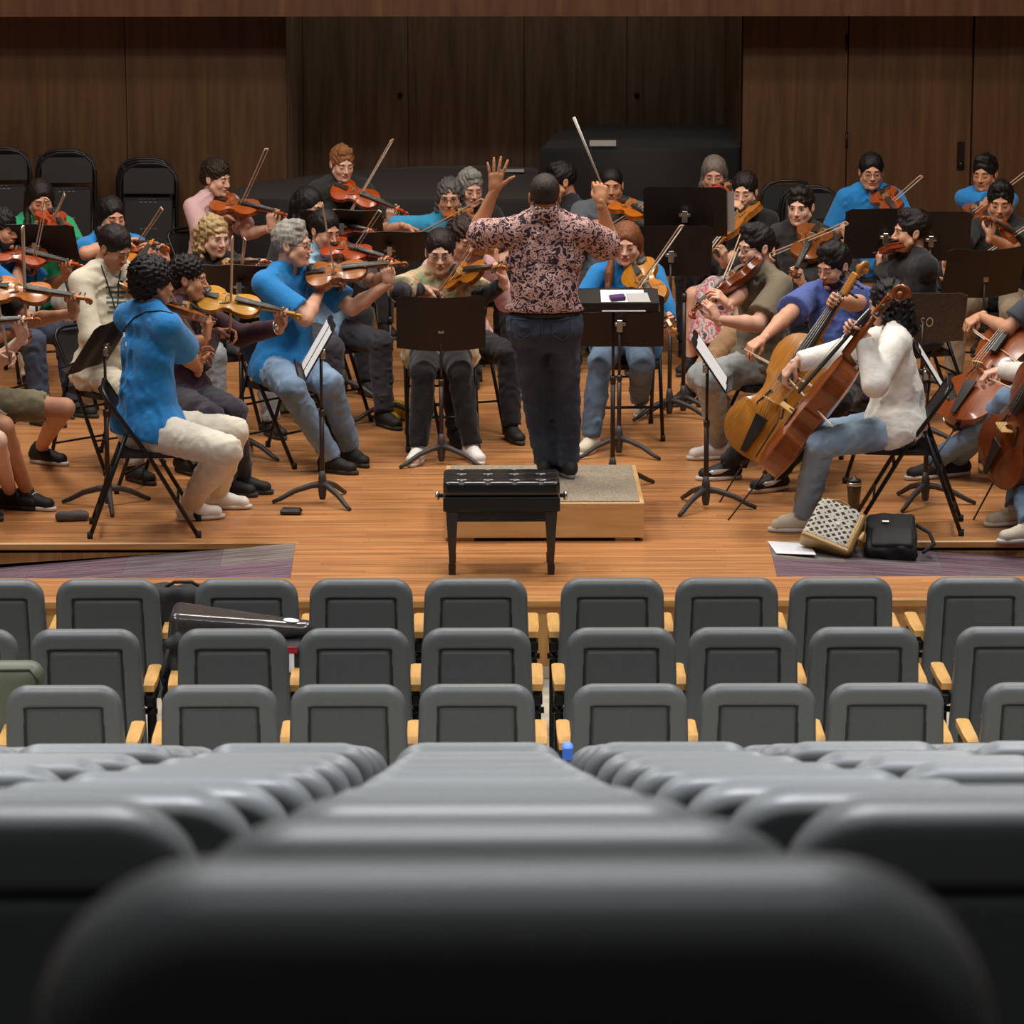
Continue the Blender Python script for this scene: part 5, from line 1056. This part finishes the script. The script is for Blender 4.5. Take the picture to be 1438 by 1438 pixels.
# music stands
def SB(bpx, dpx, yaw, tilt, label, **k):
    b = atz(*bpx); h = at(dpx[0], dpx[1], b[1])[2]; return stand((b[0], b[1], 0), h, yaw, tilt, label, **k)
def SY(dpx, Y, yaw, tilt, label, **k):
    p = at(dpx[0], dpx[1], Y); return stand((p[0], Y, 0), p[2], yaw, tilt, label, **k)
TWO = [(-.115, -.01, .21, .28, None), (.115, -.012, .21, .28, None)]; ONE = [(0, -.01, .22, .29, None)]
SB((152, 712), (140, 483), -110, 34, 'black music stand left of the afro-haired player, seen edge-on', sheet=ONE, sheetlab='white sheet music on the stand beside the afro-haired player')
SB((453, 706), (447, 487), -85, 30, 'black music stand before the grey-haired man, its desk seen edge-on', sheet=TWO, sheetlab='white music on the stand before the grey-haired man')
SB((620, 652), (626, 452), 180, 14, 'creased black music stand in front of the woman in the floral jacket', crease=.05)
SB((991, 714), (997, 507), 85, 34, 'black music stand with white sheets before the cellists', sheet=TWO, sheetlab='white music on the edge-on stand before the cellists')
SB((1299, 708), (1314, 517), 86, 32, 'black music stand right of the woman in the white blouse', sheet=TWO, sheetlab='white music on the stand right of the white blouse')
SB((869, 640), (880, 450), 178, 14, 'dark music stand in front of the woman with long red hair')
cs = SB((860, 686), (868, 421), 0, 76, 'conductor\'s black music stand tipped nearly flat, holding papers', w_=.50, hh=.34)
SY((49, 341), 22.6, 176, 40, 'dark music stand in front of the girl in the green shirt')
SY((547, 346), 22.4, 180, 50, 'wide dark music stand left of the woman in the floral jacket')
SY((480, 313), 23.2, 178, 54, 'dark music stand before the blond young man at the back', sheet=[(-.05, 0, .21, .30, None)], sheetlab='white music on the stand before the blond young man')
SY((337, 397), 21.3, 172, 44, 'dark music stand in front of the blonde curly-haired girl')
SY((962, 297), 22.6, 172, 18, 'black music stand in front of the older woman, white sheet showing beside', sheet=[(.20, 0, .20, .27, mat('paper_grey', hexc('a8a6a2'), .8))], sheetlab='pale sheet on the right edge of the older woman\'s stand')
SY((942, 353), 22.5, 184, 14, 'black music stand between red-haired woman and the floral skirt')
SY((1243, 328), 23.0, 185, 14, 'dark music stand in front of the ponytailed young man')
SY((1307, 332), 23.2, 184, 14, 'dark music stand behind the man in the black shirt')
SY((1383, 380), 22.2, 196, 22, 'creased dark music stand in front of the boy in the black shirt', crease=.05)
SY((1296, 446), 21.6, 182, 22, 'scratched grey music stand stencilled SO behind the white blouse', deskmat=rampmat('scratched_metal', [(.3, hexc('3c3c3a')), (.6, hexc('4b4a47')), (.8, hexc('6d6b66'))], 40, (1, 1, 3), .45, 6), text='SO')
def flat_thing(name, pts, h, m, label, cat, z=0.0, group=None):
    c = sum(V(*p) for p in pts)/len(pts); a = 0
    for i in range(len(pts)): a += pts[i][0]*pts[(i+1) % len(pts)][1]-pts[(i+1) % len(pts)][0]*pts[i][1]
    if a < 0: pts = pts[::-1]
    o = link(name, MB().prism([(p[0]-c[0], p[1]-c[1]) for p in pts], h), m, None, (c[0], c[1], z)); tag(o, label, cat, group); return o
# papers and marker case on the conductor's stand (placed on its tilted desk)
p = cs.matrix_world.translation; dz = at(868, 421, 20.4)[2]
dk = [c for c in cs.children if c.name.startswith('desk')][0]
def on_desk(ox, oz, w_, h_, th, name, m, label, cat, lift=0.0, rot=0):
    t = R(76); c_, s_ = math.cos(t), math.sin(t); RX = np.array([[1, 0, 0], [0, c_, -s_], [0, s_, c_]]); W = np.array(cs.matrix_world)[:3, :3]
    mb = MB().box((0, 0, 0), (w_, th, h_), bev=min(th*.3, .004)); a_ = R(rot); Rr = np.array([[math.cos(a_), 0, math.sin(a_)], [0, 1, 0], [-math.sin(a_), 0, math.cos(a_)]])
    mb.xf(Rr); off = V(ox, .006+lift+th/2, oz); pos = W@(RX@off+V(0, .012, at(868, 421, cs.location[1])[2]))+V(cs.location); mb.xf(W@RX); return tag(link(name, mb, m, None, pos), label, cat)
on_desk(-.05, -.03, .24, .30, .006, 'score', PAPER, 'open white score on the conductor\'s stand', 'sheet music')
on_desk(-.14, -.05, .12, .22, .004, 'sheet_music', mat('paper_grey'), 'greyish sheet lying on the right of the conductor\'s stand', 'sheet music', .008, 6)
on_desk(-.02, -.02, .085, .05, .022, 'pencil_case', mat('purple_cloth', hexc('4a2456'), .7), 'small purple case lying on the conductor\'s score', 'case', .008, 12)
# folded chairs along the back wall
def FC(px, pytop, Y, n, yaw, label, **k):
    p = at(px, pytop, Y); folded_chairs(p[0], Y, n, yaw, label, h=max(.6, p[2]), **k)
FC(0, 212, 28.05, 2, 3, 'black folded chairs at the far left of the back wall'); FC(91, 216, 28.05, 2, 0, 'black folded chairs behind the girl in the green shirt'); FC(206, 231, 28.1, 3, -2, 'black folded chairs left of the young man in pink')
FC(1110, 255, 28.1, 1, 5, 'black folded chair leaning at the back wall behind the frowning young man'); FC(1140, 266, 27.7, 2, -4, 'dark folded chairs right of the frowning young man')
# covered pianos
COVER = mat('piano_cover', (.008, .007, .007), .8, bump=(6, .3)); COVERT = mat('piano_cover_top', hexc('37312f'), .8, bump=(5, .3))
def piano(name, poly, z0, zt, label, topm, drop=.12, slope=0.0):
    c = sum(V(*p) for p in poly)/len(poly); r = empty(name, Matrix.Translation((c[0], c[1], 0))); tag(r, label, 'piano')
    P = [V(p[0]-c[0], p[1]-c[1]) for p in poly]; n = len(P); vs = []; fs = []
    def ring(k, z): return [V(p[0]*k, p[1]*k, z+slope*p[1]) for p in P]
    rings = [ring(1.02, z0), ring(1.01, (z0+zt)/2), ring(1.0, zt-.05), ring(.985, zt-.012), ring(.95, zt), ring(.5, zt+.015)]
    for q in rings: vs += q
    for k in range(len(rings)-1): fs += [(k*n+i, k*n+(i+1) % n, (k+1)*n+(i+1) % n, (k+1)*n+i) for i in range(n)]
    body = [f_ for f_ in fs[:3*n]]; link('cover_skirt', MB().add(vs[:4*n], body), COVER, r)
    tv = vs[3*n:]; tf = [tuple(i-3*n for i in f_) for f_ in fs[3*n:]]+[tuple(range(2*n, 3*n))]; link('cover_top', MB().add(tv, tf), topm, r)
    xs = [p[0] for p in P]; ys = [p[1] for p in P]
    for (x_, y_) in ((min(xs)*.8, min(ys)*.7), (max(xs)*.8, min(ys)*.7), (0, max(ys)*.6)): link('leg', MB().tube([(x_, y_, .05), (x_, y_, z0+.1)], [.05, .07], 10).sph((x_, y_, .04), .04, 8), LACQ, r)
    return r
ax = at(326, 240, 27.2)[0]; bx_ = at(762, 240, 27.2)[0]
gp = [(ax, 26.8), (ax+.5, 26.75), (bx_-.1, 26.75), (bx_, 26.85), (bx_, 28.2), (bx_-.4, 28.33), (ax+1.4, 28.3), (ax+.9, 28.1), (ax+.45, 27.75), (ax+.12, 27.5), (ax, 27.2)]
piano('covered_grand_piano', gp, .10, .83, 'grand piano under a black and grey-brown cover at the back, left of centre', COVERT, slope=.03)
cx0 = at(757, 200, 29.2)[0]; cx1 = at(1041, 200, 29.2)[0]; ztp = at(900, 190, 29.4)[2]
piano('covered_piano', [(cx0, 28.62), (cx1, 28.62), (cx1, 30.2), (cx0+.3, 30.2), (cx0+.12, 29.6)], .06, ztp, 'tall black-covered piano at the back, right of centre', COVER)
flat = lambda px, py, Y: at(px, py, Y)
a_ = at(828, 197, 28.595); b_ = at(865, 205, 28.595); tag(link('paper_label', MB().box((0, 0, 0), (b_[0]-a_[0], .004, a_[2]-b_[2])), mat('paper_grey'), None, (a_+b_)/2), 'white paper label on the tall covered piano', 'label')
zl = .862; p = atz(718, 239.5, zl); tag(link('paper_label', MB().box((0, 0, 0), (.19, .16, .004)), mat('paper_grey'), None, p), 'pale paper label lying on the covered grand piano', 'label')
# bag, backpack, paper, bottle, tumbler, phone -------------------------------------------------
q = [atz(1078, 762), atz(1136, 765), atz(1146, 781), atz(1090, 779)]
flat_thing('sheet_of_paper', [(p[0], p[1]) for p in q], .002, PAPER, 'white sheet of paper lying on the stage left of the patterned bag', 'paper', .006)
def geo_mat():
    m = mat('bag_weave', hexc('cfc6b4'), .8); nt = m.node_tree; b = nt.nodes['Principled BSDF']; N = nt.nodes; L = nt.links; tc = N.new('ShaderNodeTexCoord')
    outs = []
    for ang in (35, -35):
        mp = N.new('ShaderNodeMapping'); mp.inputs['Rotation'].default_value = (0, R(ang), 0); mp.inputs['Scale'].default_value = (30, 30, 30); L.new(tc.outputs['Object'], mp.inputs[0])
        br = N.new('ShaderNodeTexBrick'); sx = N.new('ShaderNodeSeparateXYZ'); cb = N.new('ShaderNodeCombineXYZ'); L.new(mp.outputs[0], sx.inputs[0]); L.new(sx.outputs[0], cb.inputs[0]); L.new(sx.outputs[2], cb.inputs[1])
        L.new(cb.outputs[0], br.inputs['Vector']); br.inputs['Scale'].default_value = 1; br.inputs['Brick Width'].default_value = 2.4; br.inputs['Row Height'].default_value = .8; br.inputs['Mortar Size'].default_value = .16
        br.inputs['Color1'].default_value = (0, 0, 0, 1); br.inputs['Color2'].default_value = (0, 0, 0, 1); br.inputs['Mortar'].default_value = (1, 1, 1, 1); outs.append(br.outputs[0])
    mx = N.new('ShaderNodeMix'); mx.data_type = 'RGBA'; mx.blend_type = 'LIGHTEN'; mx.inputs['Factor'].default_value = 1; L.new(outs[0], mx.inputs[6]); L.new(outs[1], mx.inputs[7])
    cm = N.new('ShaderNodeMix'); cm.data_type = 'RGBA'; L.new(mx.outputs[2], cm.inputs['Factor']); cm.inputs[6].default_value = hexc('3f3e3a')+(1,); cm.inputs[7].default_value = hexc('d6cfc0')+(1,); L.new(cm.outputs[2], b.inputs['Base Color']); return m
def softbox(name, size, rnd, m, taper=0.0, noise=0.0, v=.008, seed=1, bulge=0.0):
    hx, hy, hz = size[0]/2, size[1]/2, size[2]/2; s = SDF((-hx-.03, -hy-.04, -hz-.03), (hx+.03, hy+.04, hz+.03), v); sl, g = s.reg(s.o, s.o+s.n*s.v)
    k = 1-taper*(g[2]+hz)/(2*hz); qx = np.abs(g[0])-(hx*k-rnd); qy = np.abs(g[1])-(hy*k*(1+bulge*np.cos(np.clip(g[0]/hx, -1, 1)*1.5)*np.cos(np.clip(g[2]/hz, -1, 1)*1.5))-rnd); qz = np.abs(g[2])-(hz-rnd)
    s.a[sl] = np.sqrt(np.maximum(qx, 0)**2+np.maximum(qy, 0)**2+np.maximum(qz, 0)**2)+np.minimum(np.maximum(qx, np.maximum(qy, qz)), 0)-rnd
    if noise: s.noise(noise, .09, seed, 5)
    v_, t, q = s.out(.02); return joinmesh(name, [(v_, t, q, 0)])
GOLD = mat('gold_leather', hexc('a98a5c'), .4, .35, bump=(20, .3)); bp = atz(1172, 782, -.02)
Mb = Matrix.Translation((bp[0], bp[1]+.10, .115)) @ Matrix.Rotation(R(20), 4, 'Y') @ Matrix.Rotation(R(-14), 4, 'Z') @ Matrix.Rotation(R(-32), 4, 'X')
r = empty('tote_bag', Mb); tag(r, 'white and grey patterned bag with gold leather trim in front of the cellists', 'bag')
link('bag_body', softbox('bag_body', (.26, .13, .25), .035, None, .10, .004), geo_mat(), r); link('leather_side', softbox('leather_side', (.055, .145, .24), .025, None, .1, .004), GOLD, r, (.118, .004, -.004))
link('leather_base', softbox('leather_base', (.27, .14, .035), .014, None), GOLD, r, (0, 0, -.118)); link('handle', MB().tube([V(.07*math.cos(t_)-.01, -.03, .11+.05*math.sin(t_)-.02) for t_ in [PI*k/8 for k in range(9)]], .006, 6), GOLD, r)
link('tassel', MB().lathe([(.004, .05), (.012, .04), (.018, 0), (.014, -.01)], (.16, -.05, -.03), 8), GOLD, r); link('emblem', MB().box((.02, -.072, .0), (.022, .004, .018), bev=.001), PAPER, r)
bp = atz(1256, 781, -.01); Mb = Matrix.Translation((bp[0], bp[1]+.16, .055)) @ Matrix.Rotation(R(-4), 4, 'Z') @ Matrix.Rotation(R(-62), 4, 'X')
r = empty('backpack', Mb); NYL = mat('black_nylon', (.012, .012, .013), .75, bump=(14, .4)); tag(r, 'flat black backpack lying behind the patterned bag', 'bag')
link('pack_body', softbox('pack_body', (.27, .10, .30), .035, None, .06, .006), NYL, r); link('pocket', softbox('pocket', (.22, .04, .15), .018, None, .0, .003), NYL, r, (0, -.045, -.06)); link('strap', MB().tube([(.13, 0, .10), (.20, .02, .06), (.22, .01, -.04), (.16, 0, -.12)], .010, 6), NYL, r); link('badge', MB().box((-.03, -.056, .06), (.035, .003, .012)), STEEL, r)
def lathe_thing(name, p, prof, m, label, cat, extra=()):
    o = link(name, MB().lathe(prof, (0, 0, 0), 20), m, None, p); tag(o, label, cat)
    for nme, pr, mm in extra: link(nme, MB().lathe(pr, (0, 0, 0), 20), mm, o)
    return o
lathe_thing('tumbler', atz(1199, 713), [(.030, 0), (.032, .004), (.040, .13), (.040, .145)], mat('tumbler_glass', (.03, .03, .03), .15, coat=.5), 'dark tumbler with steel rim standing on the floor behind the patterned bag', 'tumbler', [('rim', [(.0415, .125), (.0415, .142)], STEEL), ('lid', [(.038, .145), (.036, .158), (.012, .160), (.010, .175)], EBONY)])
PET = mat('clear_plastic', (.85, .88, .9), .08, trans=.85); lathe_thing('water_bottle', atz(1381, 663), [(.028, 0), (.032, .01), (.032, .12), (.026, .145), (.014, .165), (.013, .175)], PET, 'small clear water bottle with blue label standing by the right cellist', 'bottle', [('label_band', [(.0325, .055), (.0325, .105)], mat('label_blue', hexc('3a4b86'), .5)), ('cap', [(.015, .172), (.015, .190)], PAPER)])
p = atz(409, 722); r = empty('rosin_box', Matrix.Translation((p[0], p[1], 0)) @ Matrix.Rotation(R(-6), 4, 'Z')); tag(r, 'small black box lying on the floor left of the grey-haired man\'s stand', 'box'); link('box_body', MB().box((0, 0, .014), (.115, .065, .028), bev=.008), LACQ, r); link('box_lid', MB().box((0, 0, .030), (.10, .05, .006), bev=.003), mat('chair_panel'), r)
p = atz(102, 731); r = empty('grey_shoe_cover', Matrix.Translation((p[0], p[1], 0)) @ Matrix.Rotation(R(4), 4, 'Z')); r.name = 'rolled_grey_cloth'; tag(r, 'rolled grey cloth lying on the floor by the afro-haired man\'s chair', 'cloth'); link('cloth_roll', softbox('cloth_roll', (.18, .07, .05), .022, None, 0, .004, .006), mat('grey_felt', hexc('55504e'), .9), r, (0, 0, .026))
p = atz(554, 590); tag(link('plastic_bag', softbox('plastic_bag', (.15, .12, .13), .04, None, .4, .012, .007, 5), mat('bag_yellow', hexc('cfa93a'), .5, noise=(14, .5)), None, (p[0], p[1], .065)), 'crumpled yellow plastic bag under the chair of the woman in the floral jacket', 'bag')
p = atz(402, 578); tag(link('plastic_bag', softbox('plastic_bag', (.16, .12, .16), .04, None, .4, .012, .007, 8), mat('bag_greenish', hexc('8f9a88'), .5, noise=(12, .4)), None, (p[0], p[1], .08)), 'crumpled greenish-white plastic bag behind the grey-haired man\'s chair', 'bag')
# things among the seats ----------------------------------------------------------------------
CARB = mat('case_carbon', hexc('4a4644'), .22, .3, coat=.6, noise=(300, .06)); d1 = 16.05
a_ = atd(240, 905, d1); b_ = atd(432, 905, d1); L_ = b_[0]-a_[0]
s = SDF((-.06, -.20, -.22), (L_+.08, .20, .12), .009); sl, g = s.reg(s.o, s.o+s.n*s.v); u_ = np.clip(g[0]/L_, 0, 1)
hz = .085-.055*u_; zc = -.012*u_-hz; hy = .135-.085*u_-.03*np.clip(-g[0]/.05, 0, 1); rr_ = np.minimum(hz, .035)
qx = np.abs(g[0]-L_/2)-(L_/2-.02); qy = np.abs(g[1]+0*g[0])-(hy-.035); qz = np.abs(g[2]-zc)-(hz-rr_)
s.a[sl] = (np.sqrt(np.maximum(qx, 0)**2+np.maximum(qy, 0)**2+np.maximum(qz, 0)**2)+np.minimum(np.maximum(qx, np.maximum(qy, qz)), 0)-.035)*.8
v, t, q = s.out(.01); ty_ = R(5.5); v = v@np.array([[math.cos(ty_), 0, -math.sin(ty_)], [0, 1, 0], [math.sin(ty_), 0, math.cos(ty_)]])
cz = atd(245, 856, d1)[2]
r = empty('instrument_case', Matrix.Translation((a_[0]+.01, a_[1]+.12, cz-.01))); tag(r, 'glossy dark grey instrument case lying across the seats in the second row from the stage', 'instrument case')
link('case_shell', joinmesh('case_shell', [(v, t, q, 0)]), CARB, r)
ml = MB().prism([(.034*math.cos(2*PI*k/20), .034*math.sin(2*PI*k/20)) for k in range(20)], .002); ml.xf(np.array([[.995, 0, 0], [0, 1, 0], [-.096, 0, .995]])); link('round_sticker', ml, PAPER, r, (L_-.085, -.012, -.012-.0955*(L_-.085)+.0015))
link('case_latch', MB().box((.26, -.125, -.10), (.05, .012, .02), bev=.003), STEEL, r); 
p = atd(243, 925, 15.95); r = empty('black_bag', Matrix.Translation((p[0]+.06, p[1]+.12, p[2]-.08))); tag(r, 'black bag under the thick end of the grey instrument case', 'bag'); link('bag_body', softbox('bag_body', (.22, .22, .34), .05, None, .05, .012, .009, 3), NYL, r); link('strap', MB().tube([(-.08, -.12, .12), (-.11, -.13, 0), (-.07, -.13, -.12)], .008, 6), NYL, r); link('buckle', MB().box((-.07, -.135, -.10), (.05, .01, .012)), STEEL, r)
p = atd(412, 930, 15.95); r = empty('dark_case', Matrix.Translation((p[0]-.02, p[1]+.15, p[2]-.115))); tag(r, 'dark case with red and white tag under the grey case\'s narrow end', 'case'); link('case_body', softbox('case_body', (.20, .18, .34), .03, None, 0, .0, .009), NYL, r); link('luggage_tag', MB().box((.01, -.095, .10), (.022, .006, .09), bev=.002), PAPER, r); link('tag_holder', MB().box((.01, -.097, .155), (.05, .006, .03), bev=.002), mat('tag_red', hexc('a3262e'), .5), r)
p = atd(250, 836, 16.9); r = empty('gig_bag', Matrix.Translation((p[0]+.04, p[1]+.05, p[2]-.10))); tag(r, 'black gig bag in the gap of the row nearest the stage', 'bag'); link('bag_body', softbox('bag_body', (.46, .16, .26), .04, None, .0, .008, .010), NYL, r); link('handle', MB().tube([(-.10, 0, .125), (-.06, 0, .15), (.02, 0, .15), (.06, 0, .125)], .008, 6), NYL, r)
OLIVE = mat('olive_vinyl', hexc('5d6352'), .45, bump=(200, .1)); p = atd(8, 985, 15.25); r = empty('padded_case', Matrix.Translation((p[0]-.04, p[1], p[2]))); tag(r, 'olive green padded case behind the leftmost seat of the third row', 'case')
link('case_body', softbox('case_body', (.40, .14, .34), .06, None, 0, 0, .009), OLIVE, r); link('piping', MB().tube([V(.185*x_, -.062, .150*z_) for x_, z_ in ((-1, -1), (-1, .7), (-.8, 1), (.8, 1), (1, .7), (1, -1))], .006, 6), mat('olive_piping', hexc('3f4438'), .5), r)
p = atd(797, 1056, 10.15); tag(link('blue_tape', MB().box((0, 0, 0), (.028, .05, .045), bev=.006), mat('tape_blue', hexc('4d78d8'), .6), None, p), 'small piece of blue tape at the corner of a middle seat', 'tape')
# ---------------------------------------------------------------- small things on the players
from mathutils.bvhtree import BVHTree
_BV = {}
def surf(who, part, px, py):
    k = (who, part)
    if k not in _BV:
        o, O = PARTS_[k]; me = o.data; n = len(me.vertices); co = np.empty(n*3, np.float32); me.vertices.foreach_get('co', co)
        _BV[k] = (BVHTree.FromPolygons([tuple(c) for c in co.reshape(-1, 3)], [tuple(p.vertices) for p in me.polygons]), O)
    bv, O = _BV[k]; rr = nz(ray(px, py)); h = bv.ray_cast(Vector(CP-O), Vector(rr))
    return None if h[0] is None else np.array(h[0])-rr*.004
def print_bars(who, rects, m, name='shirt_print'):
    o, O = PARTS_[(who, 'shirt')]; mb = MB()
    for (x0, y0, x1, y1) in rects:
        nx = max(1, int((x1-x0)/3)); g_ = [[surf(who, 'shirt', x0+(x1-x0)*i/nx, y) for i in range(nx+1)] for y in (y0, y1)]
        for i in range(nx):
            q = [g_[1][i], g_[1][i+1], g_[0][i+1], g_[0][i]]
            if all(p is not None for p in q): mb.add(q, [(0, 1, 2, 3)])
    if mb.v: stuff(link(name, mb, m, o))
def strap(who, pts, rad, m, name, part='shirt'):
    pts = [(a[0]+(b[0]-a[0])*i/5, a[1]+(b[1]-a[1])*i/5) for a, b in zip(pts[:-1], pts[1:]) for i in range(5)]+[pts[-1]]; o, O = PARTS_[(who, part)]; P = [surf(who, part, *p) for p in pts]; P = [p for p in P if p is not None]
    if len(P) > 1: link(name, MB().tube(P, rad, 6), m, o)
rs = random.Random(3); W_ = mat('print_white', hexc('b9cfe0'), .8); G_ = mat('print_green', hexc('4c5f58'), .8)
w = 'grey-haired man in glasses and a blue t-shirt'
print_bars(w, [(438, 421, 455, 424), (436, 427, 454, 430), (441, 433, 452, 435)], W_)
w = 'young man with afro hair and blue t-shirt'
print_bars(w, [(168, 470, 171, 478), (173, 466, 176, 473), (169, 484, 173, 492), (176, 480, 178, 486), (168, 498, 171, 503)], W_); strap(w, [(243, 440), (225, 436), (205, 438), (188, 446), (176, 460), (168, 478), (166, 492)], .0035, NYL, 'shoulder_strap')
w = 'bowed player in cream sweatshirt with a lanyard'
rows = [(148, y, 148+rs.uniform(22, 34), y+3) for y in (402, 409, 416, 423, 430, 437)]; print_bars(w, [(x0+rs.uniform(0, 6), y0, x1, y1) for x0, y0, x1, y1 in rows], G_); strap(w, [(142, 372), (150, 395), (158, 420), (163, 438), (166, 420), (166, 400), (170, 380)], .004, NYL, 'lanyard')
w = 'conductor in a pink and black patterned shirt, seen from behind'; po = PARTS_[(w, 'trousers')][0]; THR = mat('thread', hexc('4a5368'), .9)
for pts in ([(716, 447), (718, 470), (733, 477), (745, 468), (745, 450), (716, 447)], [(775, 450), (776, 470), (790, 478), (803, 468), (803, 447), (775, 450)]): strap(w, [((x), y) for x, y in pts], .0022, THR, 'pocket_seam', 'trousers')
strap(w, [(761, 440), (761, 458), (762, 476)], .002, THR, 'back_seam', 'trousers')
D = PEOPLE[w]; so_ = PARTS_[(w, 'shirt')][0]; mb = MB(); prof = [(.070, -.02), (.076, .010), (.066, .062), (.060, .066), (.060, .02)]; prof = [(a, b) for a, b in prof]
mb.lathe(prof, (0, 0, 0), 20); mb.xf(basis(182, -14)@np.diag([1, 1.05, 1]), D['N']+D['td']*.020-D['O']-D['f']*.004); link('collar', mb, SHIRTP, so_)
Pb = D['P']+D['td']*.075; mb = MB(); pts = [Pb+D['r']*.158*math.cos(t_)+D['f']*.120*math.sin(t_) for t_ in [2*PI*k/28 for k in range(28)]]; mb.tube([p-D['O'] for p in pts], .012, 6, closed=True); link('belt', mb, mat('belt_leather', hexc('2a1d18'), .5), po)
def band(who, side, rad, m, name, face=False):
    D = PEOPLE[who]; W0 = D['LW'] if side < 0 else D['RW']; E0 = D['EL'] if side < 0 else D['ER']; ax_ = nz(E0-W0); c = W0+ax_*.02; u = nz(np.cross(ax_, V(0, 0, 1))); v_ = np.cross(ax_, u); mb = MB().tube([c+(u*math.cos(t_)+v_*math.sin(t_))*rad-D['O'] for t_ in [2*PI*k/16 for k in range(16)]], .006, 6, closed=True)
    if face: mb.sph(c-D['O']-FW*rad, .016, 8, sc=(1, .5, 1))
    link(name, mb, m, D['root'])
band('curly-haired player in maroon top', -1, .036, STEEL, 'wristwatch', True); band('young man in pale pink t-shirt', -1, .030, mat('band_pink', hexc('c98f93'), .6), 'wristband')
